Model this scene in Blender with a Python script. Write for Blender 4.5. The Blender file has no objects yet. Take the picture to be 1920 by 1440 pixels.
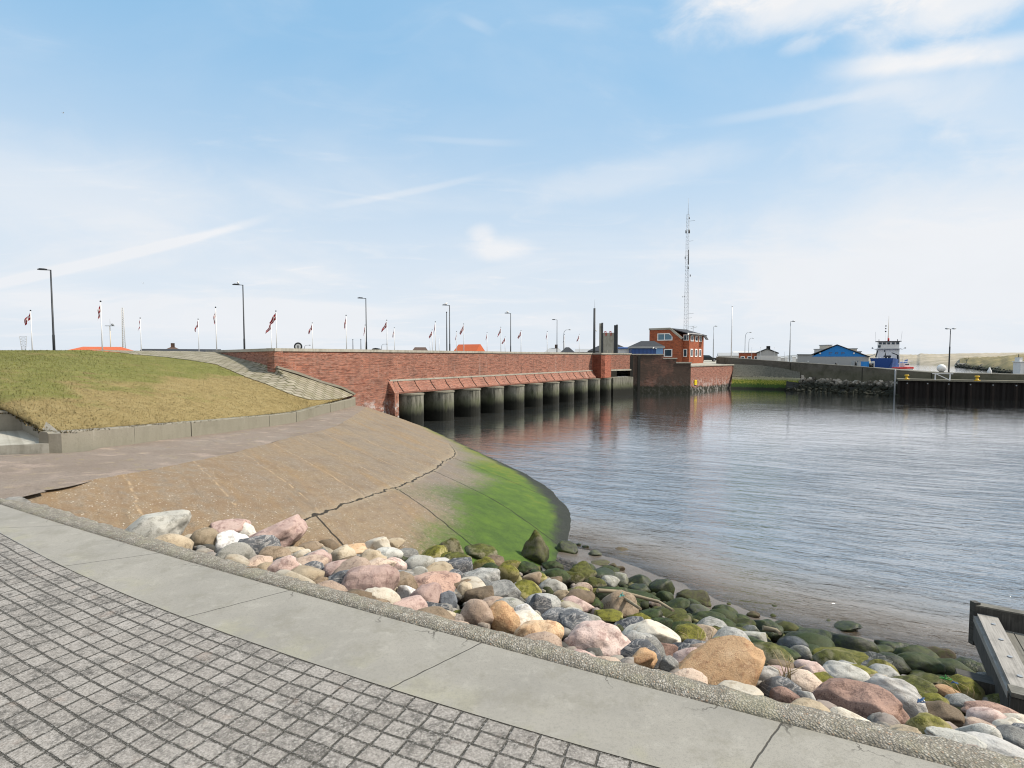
import bpy, bmesh, math, random
import numpy as np
from mathutils import Vector, Matrix, Euler, noise as mnoise
R = math.radians
rnd = random.Random(7)
sc = bpy.context.scene
C = sc.collection
# ------------------------------------------------------------------ camera model
F = 1000.0; CZ = 6.2; PITCH = math.atan(51/1000)
def ray(px, py):
    xc = (px-960)/F; yc = (720-py)/F
    return Vector((xc, math.cos(PITCH)+yc*math.sin(PITCH), -math.sin(PITCH)+yc*math.cos(PITCH)))
def at(px, py, D):
    r = ray(px, py); t = D/r.y
    return Vector((r.x*t, D, CZ+r.z*t))
def onz(px, py, z):
    r = ray(px, py); t = (z-CZ)/r.z
    return Vector((r.x*t, r.y*t, z))
cam = bpy.data.cameras.new('camera'); co = bpy.data.objects.new('camera', cam); C.objects.link(co)
co.location = (0, 0, CZ); co.rotation_euler = (R(90)-PITCH, 0, 0)
cam.sensor_width = 36; cam.lens = 36*F/1920; cam.clip_end = 20000; cam.clip_start = .05
sc.camera = co

# ------------------------------------------------------------------ node helper
class G:
    def __init__(s, tree): s.t = tree
    def n(s, ty, ins=None, **kw):
        nd = s.t.nodes.new(ty)
        for k, v in kw.items(): setattr(nd, k, v)
        for k, v in (ins or {}).items(): s.put(nd.inputs[k], v)
        return nd
    def put(s, sock, v):
        if isinstance(v, bpy.types.NodeSocket): s.t.links.new(v, sock)
        elif isinstance(v, (tuple, list)) and len(v) == 3 and sock.type == 'RGBA': sock.default_value = (*v, 1)
        else: sock.default_value = v
    def m(s, op, a, b=0.0, c=None, clamp=False):
        nd = s.n('ShaderNodeMath', operation=op, use_clamp=clamp); s.put(nd.inputs[0], a); s.put(nd.inputs[1], b)
        if c is not None: s.put(nd.inputs[2], c)
        return nd.outputs[0]
    def mix(s, f, a, b, blend='MIX'):
        nd = s.n('ShaderNodeMix', data_type='RGBA', blend_type=blend, clamp_factor=True)
        s.put(nd.inputs[0], f); s.put(nd.inputs[6], a); s.put(nd.inputs[7], b); return nd.outputs[2]
    def noise(s, vec, scale, detail=4, rough=.55, dist=0.0, col=False):
        nd = s.n('ShaderNodeTexNoise', {'Scale': scale, 'Detail': detail, 'Roughness': rough, 'Distortion': dist})
        if vec is not None: s.put(nd.inputs['Vector'], vec)
        return nd.outputs[1 if col else 0]
    def vor(s, vec, scale, feature='F1', out=0, rnd=1.0):
        nd = s.n('ShaderNodeTexVoronoi', {'Scale': scale, 'Randomness': rnd}, feature=feature)
        if vec is not None: s.put(nd.inputs['Vector'], vec)
        return nd.outputs[out]
    def ramp(s, f, stops, interp='LINEAR'):
        nd = s.n('ShaderNodeValToRGB'); s.put(nd.inputs[0], f); cr = nd.color_ramp; cr.interpolation = interp
        while len(cr.elements) < len(stops): cr.elements.new(.5)
        for e, (p, c) in zip(cr.elements, stops):
            e.position = p; e.color = (*c, 1) if isinstance(c, (tuple, list)) else (c, c, c, 1)
        return nd.outputs[0]
    def mr(s, v, a, b, c=0.0, d=1.0, smooth=True):
        nd = s.n('ShaderNodeMapRange', interpolation_type='SMOOTHSTEP' if smooth else 'LINEAR')
        for i, x in enumerate((v, a, b, c, d)): s.put(nd.inputs[i], x)
        return nd.outputs[0]
    def sep(s, v):
        nd = s.n('ShaderNodeSeparateXYZ'); s.put(nd.inputs[0], v); return nd.outputs
    def comb(s, x, y, z=0.0):
        nd = s.n('ShaderNodeCombineXYZ')
        for i, q in enumerate((x, y, z)): s.put(nd.inputs[i], q)
        return nd.outputs[0]
    def vmul(s, v, k):
        nd = s.n('ShaderNodeVectorMath', operation='MULTIPLY'); s.put(nd.inputs[0], v); s.put(nd.inputs[1], k); return nd.outputs[0]
    def vadd(s, v, k):
        nd = s.n('ShaderNodeVectorMath', operation='ADD'); s.put(nd.inputs[0], v); s.put(nd.inputs[1], k); return nd.outputs[0]
    def bump(s, h, strength=.5, dist=.02, normal=None):
        nd = s.n('ShaderNodeBump', {'Strength': strength, 'Distance': dist, 'Height': h})
        if normal is not None: s.put(nd.inputs['Normal'], normal)
        return nd.outputs[0]
    def pos(s): return s.n('ShaderNodeNewGeometry').outputs['Position']
    def nrm(s): return s.n('ShaderNodeNewGeometry').outputs['Normal']
    def uv(s): return s.n('ShaderNodeTexCoord').outputs['UV']
    def obj(s): return s.n('ShaderNodeTexCoord').outputs['Object']
    def rand(s): return s.n('ShaderNodeObjectInfo').outputs['Random']
    def attr(s, name): return s.n('ShaderNodeAttribute', attribute_name=name).outputs['Fac']
def new_mat(name):
    mt = bpy.data.materials.new(name); mt.use_nodes = True; t = mt.node_tree; t.nodes.clear()
    g = G(t); g.mat = mt; g.out = t.nodes.new('ShaderNodeOutputMaterial'); return g
def fin(g, col, rough=.8, normal=None, metal=0.0, spec=.3):
    b = g.n('ShaderNodeBsdfPrincipled', {'Base Color': col, 'Roughness': rough, 'Metallic': metal, 'Specular IOR Level': spec})
    if normal is not None: g.put(b.inputs['Normal'], normal)
    g.t.links.new(b.outputs[0], g.out.inputs[0]); return g.mat
_pc = {}
def paint(name, col, rough=.5, var=.12, scale=1.5, metal=0.0, grime=None):
    """painted / plain surface with slight wear"""
    if name in _pc: return _pc[name]
    g = new_mat(name); p = g.obj()
    n1 = g.noise(p, scale, 5, .6); n2 = g.noise(p, scale*9, 3, .6)
    k = g.m('MULTIPLY_ADD', n1, 2*var, 1-var); k = g.m('MULTIPLY', k, g.m('MULTIPLY_ADD', n2, var, 1-var*.5))
    c = g.mix(1.0, col, g.comb(k, k, k), 'MULTIPLY')
    if grime: c = g.mix(g.m('MULTIPLY', g.mr(n1, .5, .72), .6), c, grime)
    _pc[name] = fin(g, c, rough, g.bump(n2, .15, .01), metal); return _pc[name]

# ------------------------------------------------------------------ mesh builder
class MB:
    def __init__(s): s.v = []; s.f = []; s.u = []; s.mi = []; s.sm = []
    def face(s, idx, uv=None, mi=0, sm=False):
        s.f.append(tuple(idx)); s.u.append(uv); s.mi.append(mi); s.sm.append(sm)
    def pts(s, ps):
        b = len(s.v); s.v.extend(Vector(p) for p in ps); return list(range(b, b+len(ps)))
    def poly(s, ps, uv=None, mi=0): s.face(s.pts(ps), uv, mi)
    def box(s, c, size, rz=0, tilt=None, mi=0):
        x, y, z = (q/2 for q in size); M = Matrix.Translation(Vector(c)) @ Matrix.Rotation(rz, 4, 'Z')
        if tilt: M = M @ Euler(tilt).to_matrix().to_4x4()
        i = s.pts([M @ Vector(p) for p in ((-x,-y,-z),(x,-y,-z),(x,y,-z),(-x,y,-z),(-x,-y,z),(x,-y,z),(x,y,z),(-x,y,z))])
        X, Y, Z = size
        for q, (a, b) in (((0,1,5,4),(X,Z)),((1,2,6,5),(Y,Z)),((2,3,7,6),(X,Z)),((3,0,4,7),(Y,Z)),((4,5,6,7),(X,Y)),((3,2,1,0),(X,Y))):
            s.face([i[k] for k in q], [(0,0),(a,0),(a,b),(0,b)], mi)
    def bar(s, p0, p1, w, h=None, mi=0):
        p0 = Vector(p0); p1 = Vector(p1); d = p1-p0; h = h or w
        q = d.to_track_quat('Y', 'Z').to_matrix().to_4x4(); M = Matrix.Translation((p0+p1)/2) @ q; L = d.length
        x, y, z = w/2, L/2, h/2
        i = s.pts([M @ Vector(p) for p in ((-x,-y,-z),(x,-y,-z),(x,y,-z),(-x,y,-z),(-x,-y,z),(x,-y,z),(x,y,z),(-x,y,z))])
        for q2, (a, b) in (((0,1,5,4),(w,h)),((1,2,6,5),(L,h)),((2,3,7,6),(w,h)),((3,0,4,7),(L,h)),((4,5,6,7),(w,L)),((3,2,1,0),(w,L))):
            s.face([i[k] for k in q2], [(0,0),(a,0),(a,b),(0,b)], mi)
    def tube(s, path, rad, n=8, mi=0, cap=True):
        path = [Vector(p) for p in path]; rad = rad if isinstance(rad, (list, tuple)) else [rad]*len(path); rings = []
        for k, p in enumerate(path):
            d = (path[min(k+1, len(path)-1)]-path[max(k-1, 0)]).normalized()
            a = d.orthogonal().normalized() if k == 0 else (a-d*a.dot(d)).normalized()
            b = d.cross(a)
            rings.append(s.pts([p+(a*math.cos(2*math.pi*j/n)+b*math.sin(2*math.pi*j/n))*rad[k] for j in range(n)]))
        for A, B in zip(rings, rings[1:]):
            for j in range(n): s.face((A[j], A[(j+1)%n], B[(j+1)%n], B[j]), None, mi, True)
        if cap: s.face(rings[0][::-1], None, mi); s.face(rings[-1], None, mi)
    def ball(s, c, r, mi=0, n=8, sc3=(1,1,1)):
        c = Vector(c); rows = []
        for i in range(1, n//2):
            th = math.pi*i/(n//2)
            rows.append(s.pts([c+Vector((r*sc3[0]*math.sin(th)*math.cos(2*math.pi*j/n), r*sc3[1]*math.sin(th)*math.sin(2*math.pi*j/n), r*sc3[2]*math.cos(th))) for j in range(n)]))
        t = s.pts([c+Vector((0,0,r*sc3[2]))])[0]; b = s.pts([c-Vector((0,0,r*sc3[2]))])[0]
        for j in range(n):
            s.face((t, rows[0][j], rows[0][(j+1)%n]), None, mi, True); s.face((rows[-1][j], b, rows[-1][(j+1)%n]), None, mi, True)
        for A, B in zip(rows, rows[1:]):
            for j in range(n): s.face((A[j], B[j], B[(j+1)%n], A[(j+1)%n]), None, mi, True)
    def prism(s, poly, axis0, axis1, ext, origin=(0,0,0), mi=0):
        """2-D polygon in the (axis0, axis1) plane at origin, extruded by vector ext"""
        o = Vector(origin); a = Vector(axis0); b = Vector(axis1); e = Vector(ext); n = len(poly)
        P = [o+a*x+b*y for x, y in poly]; A = s.pts(P); B = s.pts([p+e for p in P])
        s.face(A[::-1], [(poly[k][0], poly[k][1]) for k in range(n)][::-1], mi); s.face(B, list(poly), mi); L = 0; E = e.length
        for k in range(n):
            k2 = (k+1) % n; l = (P[k2]-P[k]).length
            s.face((A[k], A[k2], B[k2], B[k]), [(L,0),(L+l,0),(L+l,E),(L,E)], mi); L += l
    def grid(s, P, uv=None, sm=True, mi=0):
        """P[i][j] points"""
        ni, nj = len(P), len(P[0]); ids = [s.pts(row) for row in P]
        for i in range(ni-1):
            for j in range(nj-1):
                u = [uv[i][j], uv[i+1][j], uv[i+1][j+1], uv[i][j+1]] if uv else None
                s.face((ids[i][j], ids[i+1][j], ids[i+1][j+1], ids[i][j+1]), u, mi, sm)
        return ids
    def build(s, name, mats, parent=None, loc=None, attrs=None, flip=False, recalc=True):
        me = bpy.data.meshes.new(name); off = Vector(loc) if loc is not None else Vector((0,0,0))
        me.from_pydata([tuple(p-off) for p in s.v], [], s.f)
        uvl = me.uv_layers.new(name='UVMap'); k = 0
        for f, u in zip(s.f, s.u):
            for j in range(len(f)):
                uvl.data[k].uv = u[j] if u else (0, 0); k += 1
        for p, m, sm in zip(me.polygons, s.mi, s.sm): p.material_index = m; p.use_smooth = sm
        for a, vals in (attrs or {}).items():
            at_ = me.attributes.new(a, 'FLOAT', 'POINT'); at_.data.foreach_set('value', vals)
        if recalc:
            bm = bmesh.new(); bm.from_mesh(me); bmesh.ops.recalc_face_normals(bm, faces=bm.faces)
            if flip: bmesh.ops.reverse_faces(bm, faces=bm.faces)
            bm.to_mesh(me); bm.free()
        for m in (mats if isinstance(mats, (list, tuple)) else [mats]): me.materials.append(m)
        o = bpy.data.objects.new(name, me); C.objects.link(o)
        if parent is not None: o.parent = parent
        elif loc is not None: o.location = loc
        return o
def thing(name, label, cat, loc=(0,0,0), rz=0, group=None):
    o = bpy.data.objects.new(name, None); C.objects.link(o); o.empty_display_size = .3
    o.location = loc; o.rotation_euler = (0, 0, rz); return tag(o, label, cat, group)
def tag(o, label, cat, group=None):
    o['label'] = label; o['category'] = cat
    if group: o['group'] = group
    return o
def struct(o, kind='structure'): o['kind'] = kind; return o
def copy_tree(o, parent=None):
    c = o.copy(); C.objects.link(c)
    if parent is not None: c.parent = parent
    for ch in list(o.children): copy_tree(ch, c)
    return c
def lerp(a, b, t): return a+(b-a)*t
def cat(L, t):
    """Catmull-Rom through list of Vectors, t in index units"""
    n = len(L); t = min(max(t, 0), n-1-1e-9); i = int(t); f = t-i
    p0, p1, p2, p3 = L[max(i-1,0)], L[i], L[i+1], L[min(i+2,n-1)]
    return .5*((2*p1)+(p2-p0)*f+(2*p0-5*p1+4*p2-p3)*f*f+(3*p1-p0-3*p2+p3)*f**3)
V = Vector
def nz(x, y, z=0.0): return mnoise.noise(Vector((x, y, z)))
# ------------------------------------------------------------------ world, sun
SUN_EL, SUN_AZ = 47, 88          # azimuth clockwise from the viewing direction
def make_world():
    w = bpy.data.worlds.new('World'); sc.world = w; w.use_nodes = True; t = w.node_tree; t.nodes.clear(); g = G(t)
    sky = g.n('ShaderNodeTexSky', sky_type='NISHITA', sun_disc=False, sun_elevation=R(SUN_EL), sun_rotation=R(SUN_AZ), air_density=1.0, dust_density=1.4, ozone_density=2.0)
    d = g.n('ShaderNodeTexCoord').outputs['Generated']
    x, y, z = g.sep(d)
    az = g.m('ARCTAN2', x, y); el = g.m('ARCSINE', z)
    # cloud-plane coordinates so streaks foreshorten towards the horizon
    zc = g.m('ADD', g.m('MAXIMUM', z, 0.0), .13)
    pv = g.comb(g.m('DIVIDE', x, zc), g.m('DIVIDE', y, zc), 0)
    n1 = g.noise(g.vmul(pv, (.55, .9, 1)), 1.0, 7, .55, .6)
    n2 = g.noise(g.vmul(pv, (1.6, 3.2, 1)), 1.0, 6, .6, 1.2)
    fine = g.noise(g.comb(g.m('MULTIPLY', az, 9.0), g.m('MULTIPLY', el, 16.0), 0), 1.0, 7, .6, .4)
    veil = g.mr(el, .53, .03)                                     # milky veil towards the horizon
    wisp = g.m('MULTIPLY', g.mr(n1, .45, .78), .30)
    wisp2 = g.m('MULTIPLY', g.mr(n2, .52, .85), .20)
    c = g.m('ADD', g.m('MULTIPLY', veil, .80), g.m('ADD', wisp, wisp2))
    c = g.m('ADD', c, g.m('MULTIPLY', g.mr(y, .30, -.35), .75))      # white cloud added behind the viewer, unseen, to whiten the fill light
    def ang(px, py):
        r = ray(px, py).normalized(); return math.atan2(r.x, r.y), math.asin(r.z)
    def streak(p0, p1, w0, amp, soft=.15, ns=.5):
        a0, e0 = ang(*p0); a1, e1 = ang(*p1); L = math.hypot(a1-a0, e1-e0); ux, uy = (a1-a0)/L, (e1-e0)/L
        da = g.m('SUBTRACT', az, a0); de = g.m('SUBTRACT', el, e0)
        s = g.m('DIVIDE', g.m('ADD', g.m('MULTIPLY', da, ux), g.m('MULTIPLY', de, uy)), L)
        t_ = g.m('ABSOLUTE', g.m('SUBTRACT', g.m('MULTIPLY', de, ux), g.m('MULTIPLY', da, uy)))
        t_ = g.m('ADD', t_, g.m('MULTIPLY', g.m('SUBTRACT', fine, .5), w0*ns))
        k = g.m('MULTIPLY', g.mr(s, -soft, soft), g.mr(s, 1+soft, 1-soft))
        return g.m('MULTIPLY', g.m('MULTIPLY', k, g.mr(t_, w0, w0*.15)), amp)
    def puff(p, rx, ry, amp, edge=1.0, tilt=0.0):
        a0, e0 = ang(*p)
        da = g.m('SUBTRACT', az, a0); de = g.m('SUBTRACT', el, e0); ct, st = math.cos(tilt), math.sin(tilt)
        u = g.m('DIVIDE', g.m('ADD', g.m('MULTIPLY', da, ct), g.m('MULTIPLY', de, st)), rx/F)
        v = g.m('DIVIDE', g.m('SUBTRACT', g.m('MULTIPLY', de, ct), g.m('MULTIPLY', da, st)), ry/F)
        r2 = g.m('SQRT', g.m('ADD', g.m('MULTIPLY', u, u), g.m('MULTIPLY', v, v)))
        r2 = g.m('ADD', r2, g.m('MULTIPLY', g.m('SUBTRACT', fine, .5), 1.25))
        return g.m('MULTIPLY', g.mr(r2, 1.15, 1.15-edge), amp)
    for q in (streak((-60, 545), (470, 418), .010, .30), streak((640, 383), (890, 333), .008, .17, .3), streak((600, 355), (770, 378), .004, .07, .4),
              streak((1580, 128), (1990, 70), .022, .55, .25), streak((1350, 226), (1640, 172), .012, .20, .3), streak((1640, 120), (1960, 230), .07, .22, .3, 1.6),
              streak((780, 258), (960, 268), .008, .12, .35), streak((915, 56), (868, 34), .010, .16, .6),
              puff((1600, -18), 300, 46, .85), puff((1790, 12), 150, 40, .8), puff((1400, -30), 150, 36, .6), puff((1500, 85), 40, 13, .3), puff((935, 468), 76, 24, .38), puff((905, 435), 32, 20, .30),
              puff((1750, 480), 420, 160, .30), puff((500, 600), 260, 50, .25), puff((1180, 330), 260, 40, .22, .95, .1), puff((150, 360), 300, 90, .22, .95), puff((1650, 200), 130, 90, .22, .95)):
        c = g.m('ADD', c, q)
    c = g.m('MINIMUM', c, .97)
    lum = g.m('MULTIPLY', g.m('MULTIPLY_ADD', fine, .05, .975), 1.0)
    white = g.n('ShaderNodeMix', data_type='RGBA'); g.put(white.inputs[0], g.mr(el, .0, .5)); g.put(white.inputs[6], (5.8, 5.95, 6.2)); g.put(white.inputs[7], (6.2, 6.22, 6.3))
    wl = g.mix(1.0, white.outputs[2], g.comb(lum, lum, lum), 'MULTIPLY')
    blue = g.mix(.86, g.mix(1.0, sky.outputs[0], (1.15, 1.35, 1.25), 'MULTIPLY'), (2.15, 3.9, 5.75))
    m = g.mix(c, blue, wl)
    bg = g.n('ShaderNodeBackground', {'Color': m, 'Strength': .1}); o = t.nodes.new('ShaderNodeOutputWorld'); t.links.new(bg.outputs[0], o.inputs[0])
make_world()
sun = bpy.data.lights.new('sun', 'SUN'); sun.energy = 3.8; sun.angle = R(5); sun.color = (1, .90, .77)
so = bpy.data.objects.new('sun', sun); C.objects.link(so); so.location = (60, 20, 80)
_sd = Vector((math.sin(R(SUN_AZ))*math.cos(R(SUN_EL)), math.cos(R(SUN_AZ))*math.cos(R(SUN_EL)), math.sin(R(SUN_EL))))
so.rotation_euler = (-_sd).to_track_quat('-Z', 'Y').to_euler()
sc.view_settings.view_transform = 'Standard'; sc.view_settings.look = 'None'; sc.view_settings.exposure = .56; sc.view_settings.gamma = 1
sc.cycles.max_bounces = 6; sc.cycles.filter_width = 1.1; sc.cycles.transparent_max_bounces = 8; sc.cycles.use_denoising = True; sc.cycles.caustics_reflective = False; sc.cycles.caustics_refractive = False

# ------------------------------------------------------------------ promenade curves
ZP = 3.6
def arc(cx, cy, r, x0=-8.6):
    def f(x):
        if x < x0:
            s = (cx-x0)/-math.sqrt(r*r-(x0-cx)**2)
            return f(x0)+(x-x0)*s
        return cy-math.sqrt(r*r-(x-cx)**2)
    return f
y_out = arc(84.966, 178.863, 193.882); y_ko = arc(52.264, 112.907, 120.058)
_yin = arc(17.479, 44.526, 44.466, -6.5)
def y_in(x): return min(_yin(x), y_out(x)-.45)

def mat_pavers():
    g = new_mat('concrete_pavers'); u = g.uv(); p = g.pos()
    wob = g.n('ShaderNodeVectorMath', operation='SCALE'); g.put(wob.inputs[0], g.vadd(g.noise(p, 2.2, 2, .5, 0, True), (-.5,-.5,-.5))); wob.inputs['Scale'].default_value = .03
    uvw = g.vadd(u, wob.outputs[0])
    fine = g.noise(p, 90, 3, .7); grain = g.vor(p, 160)
    br = g.n('ShaderNodeTexBrick', {'Vector': uvw, 'Color1': (.255,.235,.212), 'Color2': (.31,.29,.265), 'Mortar': (.018,.017,.014), 'Scale': 1.0, 'Mortar Size': .010, 'Mortar Smooth': .35, 'Bias': .0, 'Brick Width': .205, 'Row Height': .138}, offset=.06, offset_frequency=2, squash=1)
    dirt = g.noise(p, 3.2, 6, .68); dirt2 = g.noise(p, 17, 5, .72)
    c = g.mix(g.m('MULTIPLY', g.mr(dirt, .42, .62), g.mr(dirt2, .36, .62)), br.outputs[0], (.075, .07, .063))
    # moss / soil that spreads out from the joints
    edge = g.n('ShaderNodeTexBrick', {'Vector': uvw, 'Color1': (0,0,0), 'Color2': (0,0,0), 'Mortar': (1,1,1), 'Scale': 1.0, 'Mortar Size': .02, 'Mortar Smooth': 1.0, 'Brick Width': .205, 'Row Height': .138}, offset=.06, offset_frequency=2, squash=1)
    rw = g.m('ABSOLUTE', g.m('SUBTRACT', g.m('FRACT', g.m('DIVIDE', g.sep(uvw)[1], .138)), .5)); c = g.mix(g.m('MULTIPLY', g.mr(rw, .44, .485), .55), c, (.03,.029,.024))
    c = g.mix(g.m('MULTIPLY', edge.outputs[0], g.mr(g.noise(p, 30, 4, .7), .36, .58)), c, (.035, .033, .025))
    gr2 = g.noise(p, 55, 4, .75); c = g.mix(g.m('MULTIPLY', g.mr(gr2, .5, .62), .6), c, (.10,.095,.085)); c = g.mix(g.m('MULTIPLY', g.mr(gr2, .47, .36), .6), c, (.43,.41,.385)); c = g.mix(g.mr(grain, .30, .04), c, (.50, .48, .455)); c = g.mix(g.m('MULTIPLY', g.mr(fine, .52, .72), .7), c, (.08, .075, .068))
    c = g.mix(g.m('MULTIPLY', g.mr(g.noise(p, 5, 3), .6, .75), .22), c, (.33, .24, .19))
    h = g.m('ADD', g.m('MULTIPLY', br.outputs['Fac'], -1.0), g.m('MULTIPLY', fine, .35))
    return fin(g, c, .92, g.bump(h, .8, .010))
def mat_strip():
    g = new_mat('concrete_strip'); u = g.uv(); p = g.pos(); ux, uy, _ = g.sep(u)
    s = g.noise(p, .9, 6, .62); fine = g.noise(p, 120, 2, .7); blot = g.noise(p, 5, 6, .7)
    c = g.ramp(s, [(.3, (.235,.226,.20)), (.5, (.272,.26,.228)), (.7, (.31,.295,.258))])
    c = g.mix(g.m('MULTIPLY', g.mr(blot, .5, .75), .22), c, (.50, .485, .43))
    c = g.mix(g.m('MULTIPLY', g.mr(g.noise(g.vmul(p, (2.5, 7, 1)), 1.3, 6, .75), .58, .70), .35), c, (.36,.35,.315))
    c = g.mix(g.m('MULTIPLY', g.mr(g.noise(p, 2.7, 4), .5, .66), g.m('MULTIPLY', g.mr(uy, .5, .05), .35)), c, (.30,.29,.19))
    c = g.mix(g.m('MULTIPLY', g.mr(g.noise(p, 38, 4, .8), .5, .66), .4), c, (.17,.165,.15)); c = g.mix(g.m('MULTIPLY', g.mr(g.noise(p, 1.7, 7, .8), .5, .62), .5), c, (.20,.19,.155)); c = g.mix(g.m('MULTIPLY', g.mr(fine, .5, .7), .5), c, (.15,.147,.135)); c = g.mix(g.mr(g.vor(p, 60), .13, .04), c, (.2,.19,.18))
    w = g.m('ADD', ux, g.m('MULTIPLY', g.m('SUBTRACT', g.noise(p, 6, 4), .5), .012))
    j = g.m('ABSOLUTE', g.m('SUBTRACT', g.m('FRACT', w), .5))
    jl = g.mr(j, .0035, .0015); c = g.mix(g.m('MULTIPLY', jl, .92), c, (.045,.042,.036))
    ck = g.vor(g.vadd(g.vmul(p, (1, 1, 0)), g.n('ShaderNodeVectorMath', {0: g.noise(p, 5, 4, .6, 0, True), 1: (.3,.3,0)}, operation='MULTIPLY').outputs[0]), .9, 'DISTANCE_TO_EDGE')
    c = g.mix(g.m('MULTIPLY', g.mr(ck, .006, .002), g.m('MULTIPLY', g.mr(uy, .78, .97), .85)), c, (.07,.065,.055))
    h = g.m('SUBTRACT', g.m('MULTIPLY', fine, .3), jl)
    return fin(g, c, .88, g.bump(h, .5, .008))
def mat_aggregate(name='exposed_aggregate', tint=(1,1,1)):
    g = new_mat(name); p = g.pos()
    v = g.vor(p, 62, 'F1', 0); vc = g.vor(p, 62, 'F1', 1); x, y, z = g.sep(vc)
    c = g.ramp(x, [(.0, (.17,.155,.13)), (.18, (.25,.228,.19)), (.5, (.33,.305,.26)), (.78, (.42,.395,.345)), (.93, (.31,.225,.16)), (1, (.56,.54,.51))], 'CONSTANT')
    c = g.mix(g.mr(v, .36, .66), c, (.17,.155,.125)); s = g.noise(p, 3, 5, .7); big = g.noise(p, 13, 4, .75); c = g.mix(g.m('MULTIPLY', g.mr(big, .5, .64), .6), c, (.13,.12,.095)); c = g.mix(g.m('MULTIPLY', g.mr(big, .45, .34), .5), c, (.44,.42,.37))
    c = g.mix(g.m('MULTIPLY', g.mr(s, .45, .7), .5), c, (.26,.25,.17)); c = g.mix(1.0, c, tint, 'MULTIPLY')
    return fin(g, c, .85, g.bump(g.m('MULTIPLY', v, -1.0), .8, .014))
M_pav, M_strip, M_agg = mat_pavers(), mat_strip(), mat_aggregate()

def strip_x(u, w):    # u = slab number, w = 0 inner edge .. 1 outer edge; joint lines match the photographed ones
    xi = -5.58+u*2.31; dx = .9-.11*u if u < 3 else .57
    return xi+dx*w
def build_promenade():
    P, U = [], []
    us = [i*.1 for i in range(-24, 50)]
    for u in us:
        xi = strip_x(u, 0); xo = strip_x(u, 1); a = Vector((xi, y_in(xi), ZP)); b = Vector((xo, y_out(xo), ZP))
        P.append([lerp(a, b, w) for w in (0, .5, 1)]); U.append([(u+.5, w) for w in (0, .5, 1)])
    m = MB(); m.grid(P, U, False); struct(m.build('pavement_edge_strip', M_strip))
    # pavers: arc-length along the inner edge, perpendicular distance across
    xs = [-18+i*.25 for i in range(110)]; pts = [Vector((x, y_in(x), 0)) for x in xs]; s = 0; P, U = [], []
    for k, p in enumerate(pts):
        if k: s += (p-pts[k-1]).length
        d = (pts[min(k+1, len(pts)-1)]-pts[max(k-1, 0)]).normalized(); n = Vector((d.y, -d.x, 0)); n = n if n.y < 0 else -n
        row, ur = [], []
        for t in (0, .4, .8, 1.3, 2, 3, 4.5, 6.5, 9):
            q = p+n*t; q.z = ZP-.004+.006*nz(q.x*.9, q.y*.9, 3)*(1 if t > 0 else 0); row.append(q); ur.append((s, t))
        P.append(row); U.append(ur)
    m = MB(); m.grid(P, U, True); struct(m.build('pavement', M_pav))
    # rough exposed-aggregate edging on the outer side, broken outline
    P = []
    for k in range(330):
        x = -9.6+k*.05; yo = y_out(x); yk = y_ko(x); wd = max(yk-yo, .12)
        if x < -8.2: wd = lerp(.12, max(y_ko(-8.2)-y_out(-8.2), .12), (x+9.6)/1.4)
        wd *= 1.12*(1+.18*nz(x*2.3, 1)+.13*nz(x*8, 2)); row = []
        for f, dz in ((0, -.02), (.03, .012), (.3, .03), (.6, .03), (.88, .015), (1.0, -.06), (1.04, -.5)):
            q = Vector((x+.45*wd*f, yo+wd*f*.9, ZP+dz+(.016*nz(x*14, f*9, 5) if 0 < f < 1 else 0))); row.append(q)
        P.append(row)
    m = MB(); m.grid(P, None, True); tag(m.build('concrete_edging', M_agg), 'rough exposed aggregate edging between smooth promenade slabs and the boulders', 'edging')
build_promenade()

# ------------------------------------------------------------------ berm, revetment, embankment
Kpx = [(92,850,14.9),(205,838,16.9),(330,822,20.2),(425,810,23.7),(548,793,30.0),(600,778,34.8),(668,760,43.2)]
Tpx = [(43,925,10.2),(200,895,11.9),(327,872,14.3),(433,850,17.4),(547,820,23.5),(633,797,29.7),(687,763,43.4)]
K = [at(*p) for p in Kpx]; T = [at(*p) for p in Tpx]
Wl = [Vector(p) for p in ((1.5,13.4,0),(1.75,17.0,0),(2.25,20.2,0),(2.1,22.8,0),(1.0,27.2,0),(-1.5,33,0),(-7.4,46.2,0))]
VC = [.38, .41, .45, .5, .6, .75, .99]
def sc1(L, t):
    i = min(int(t), len(L)-2); return lerp(L[i], L[i+1], t-i)
def rev(u, v):
    a = cat(T, u); b = cat(Wl, u); p = a+(b-a)*v; hump = .22*math.sin(math.pi*min(v, 1))
    p.z += hump*(1-u/7); return p
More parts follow.
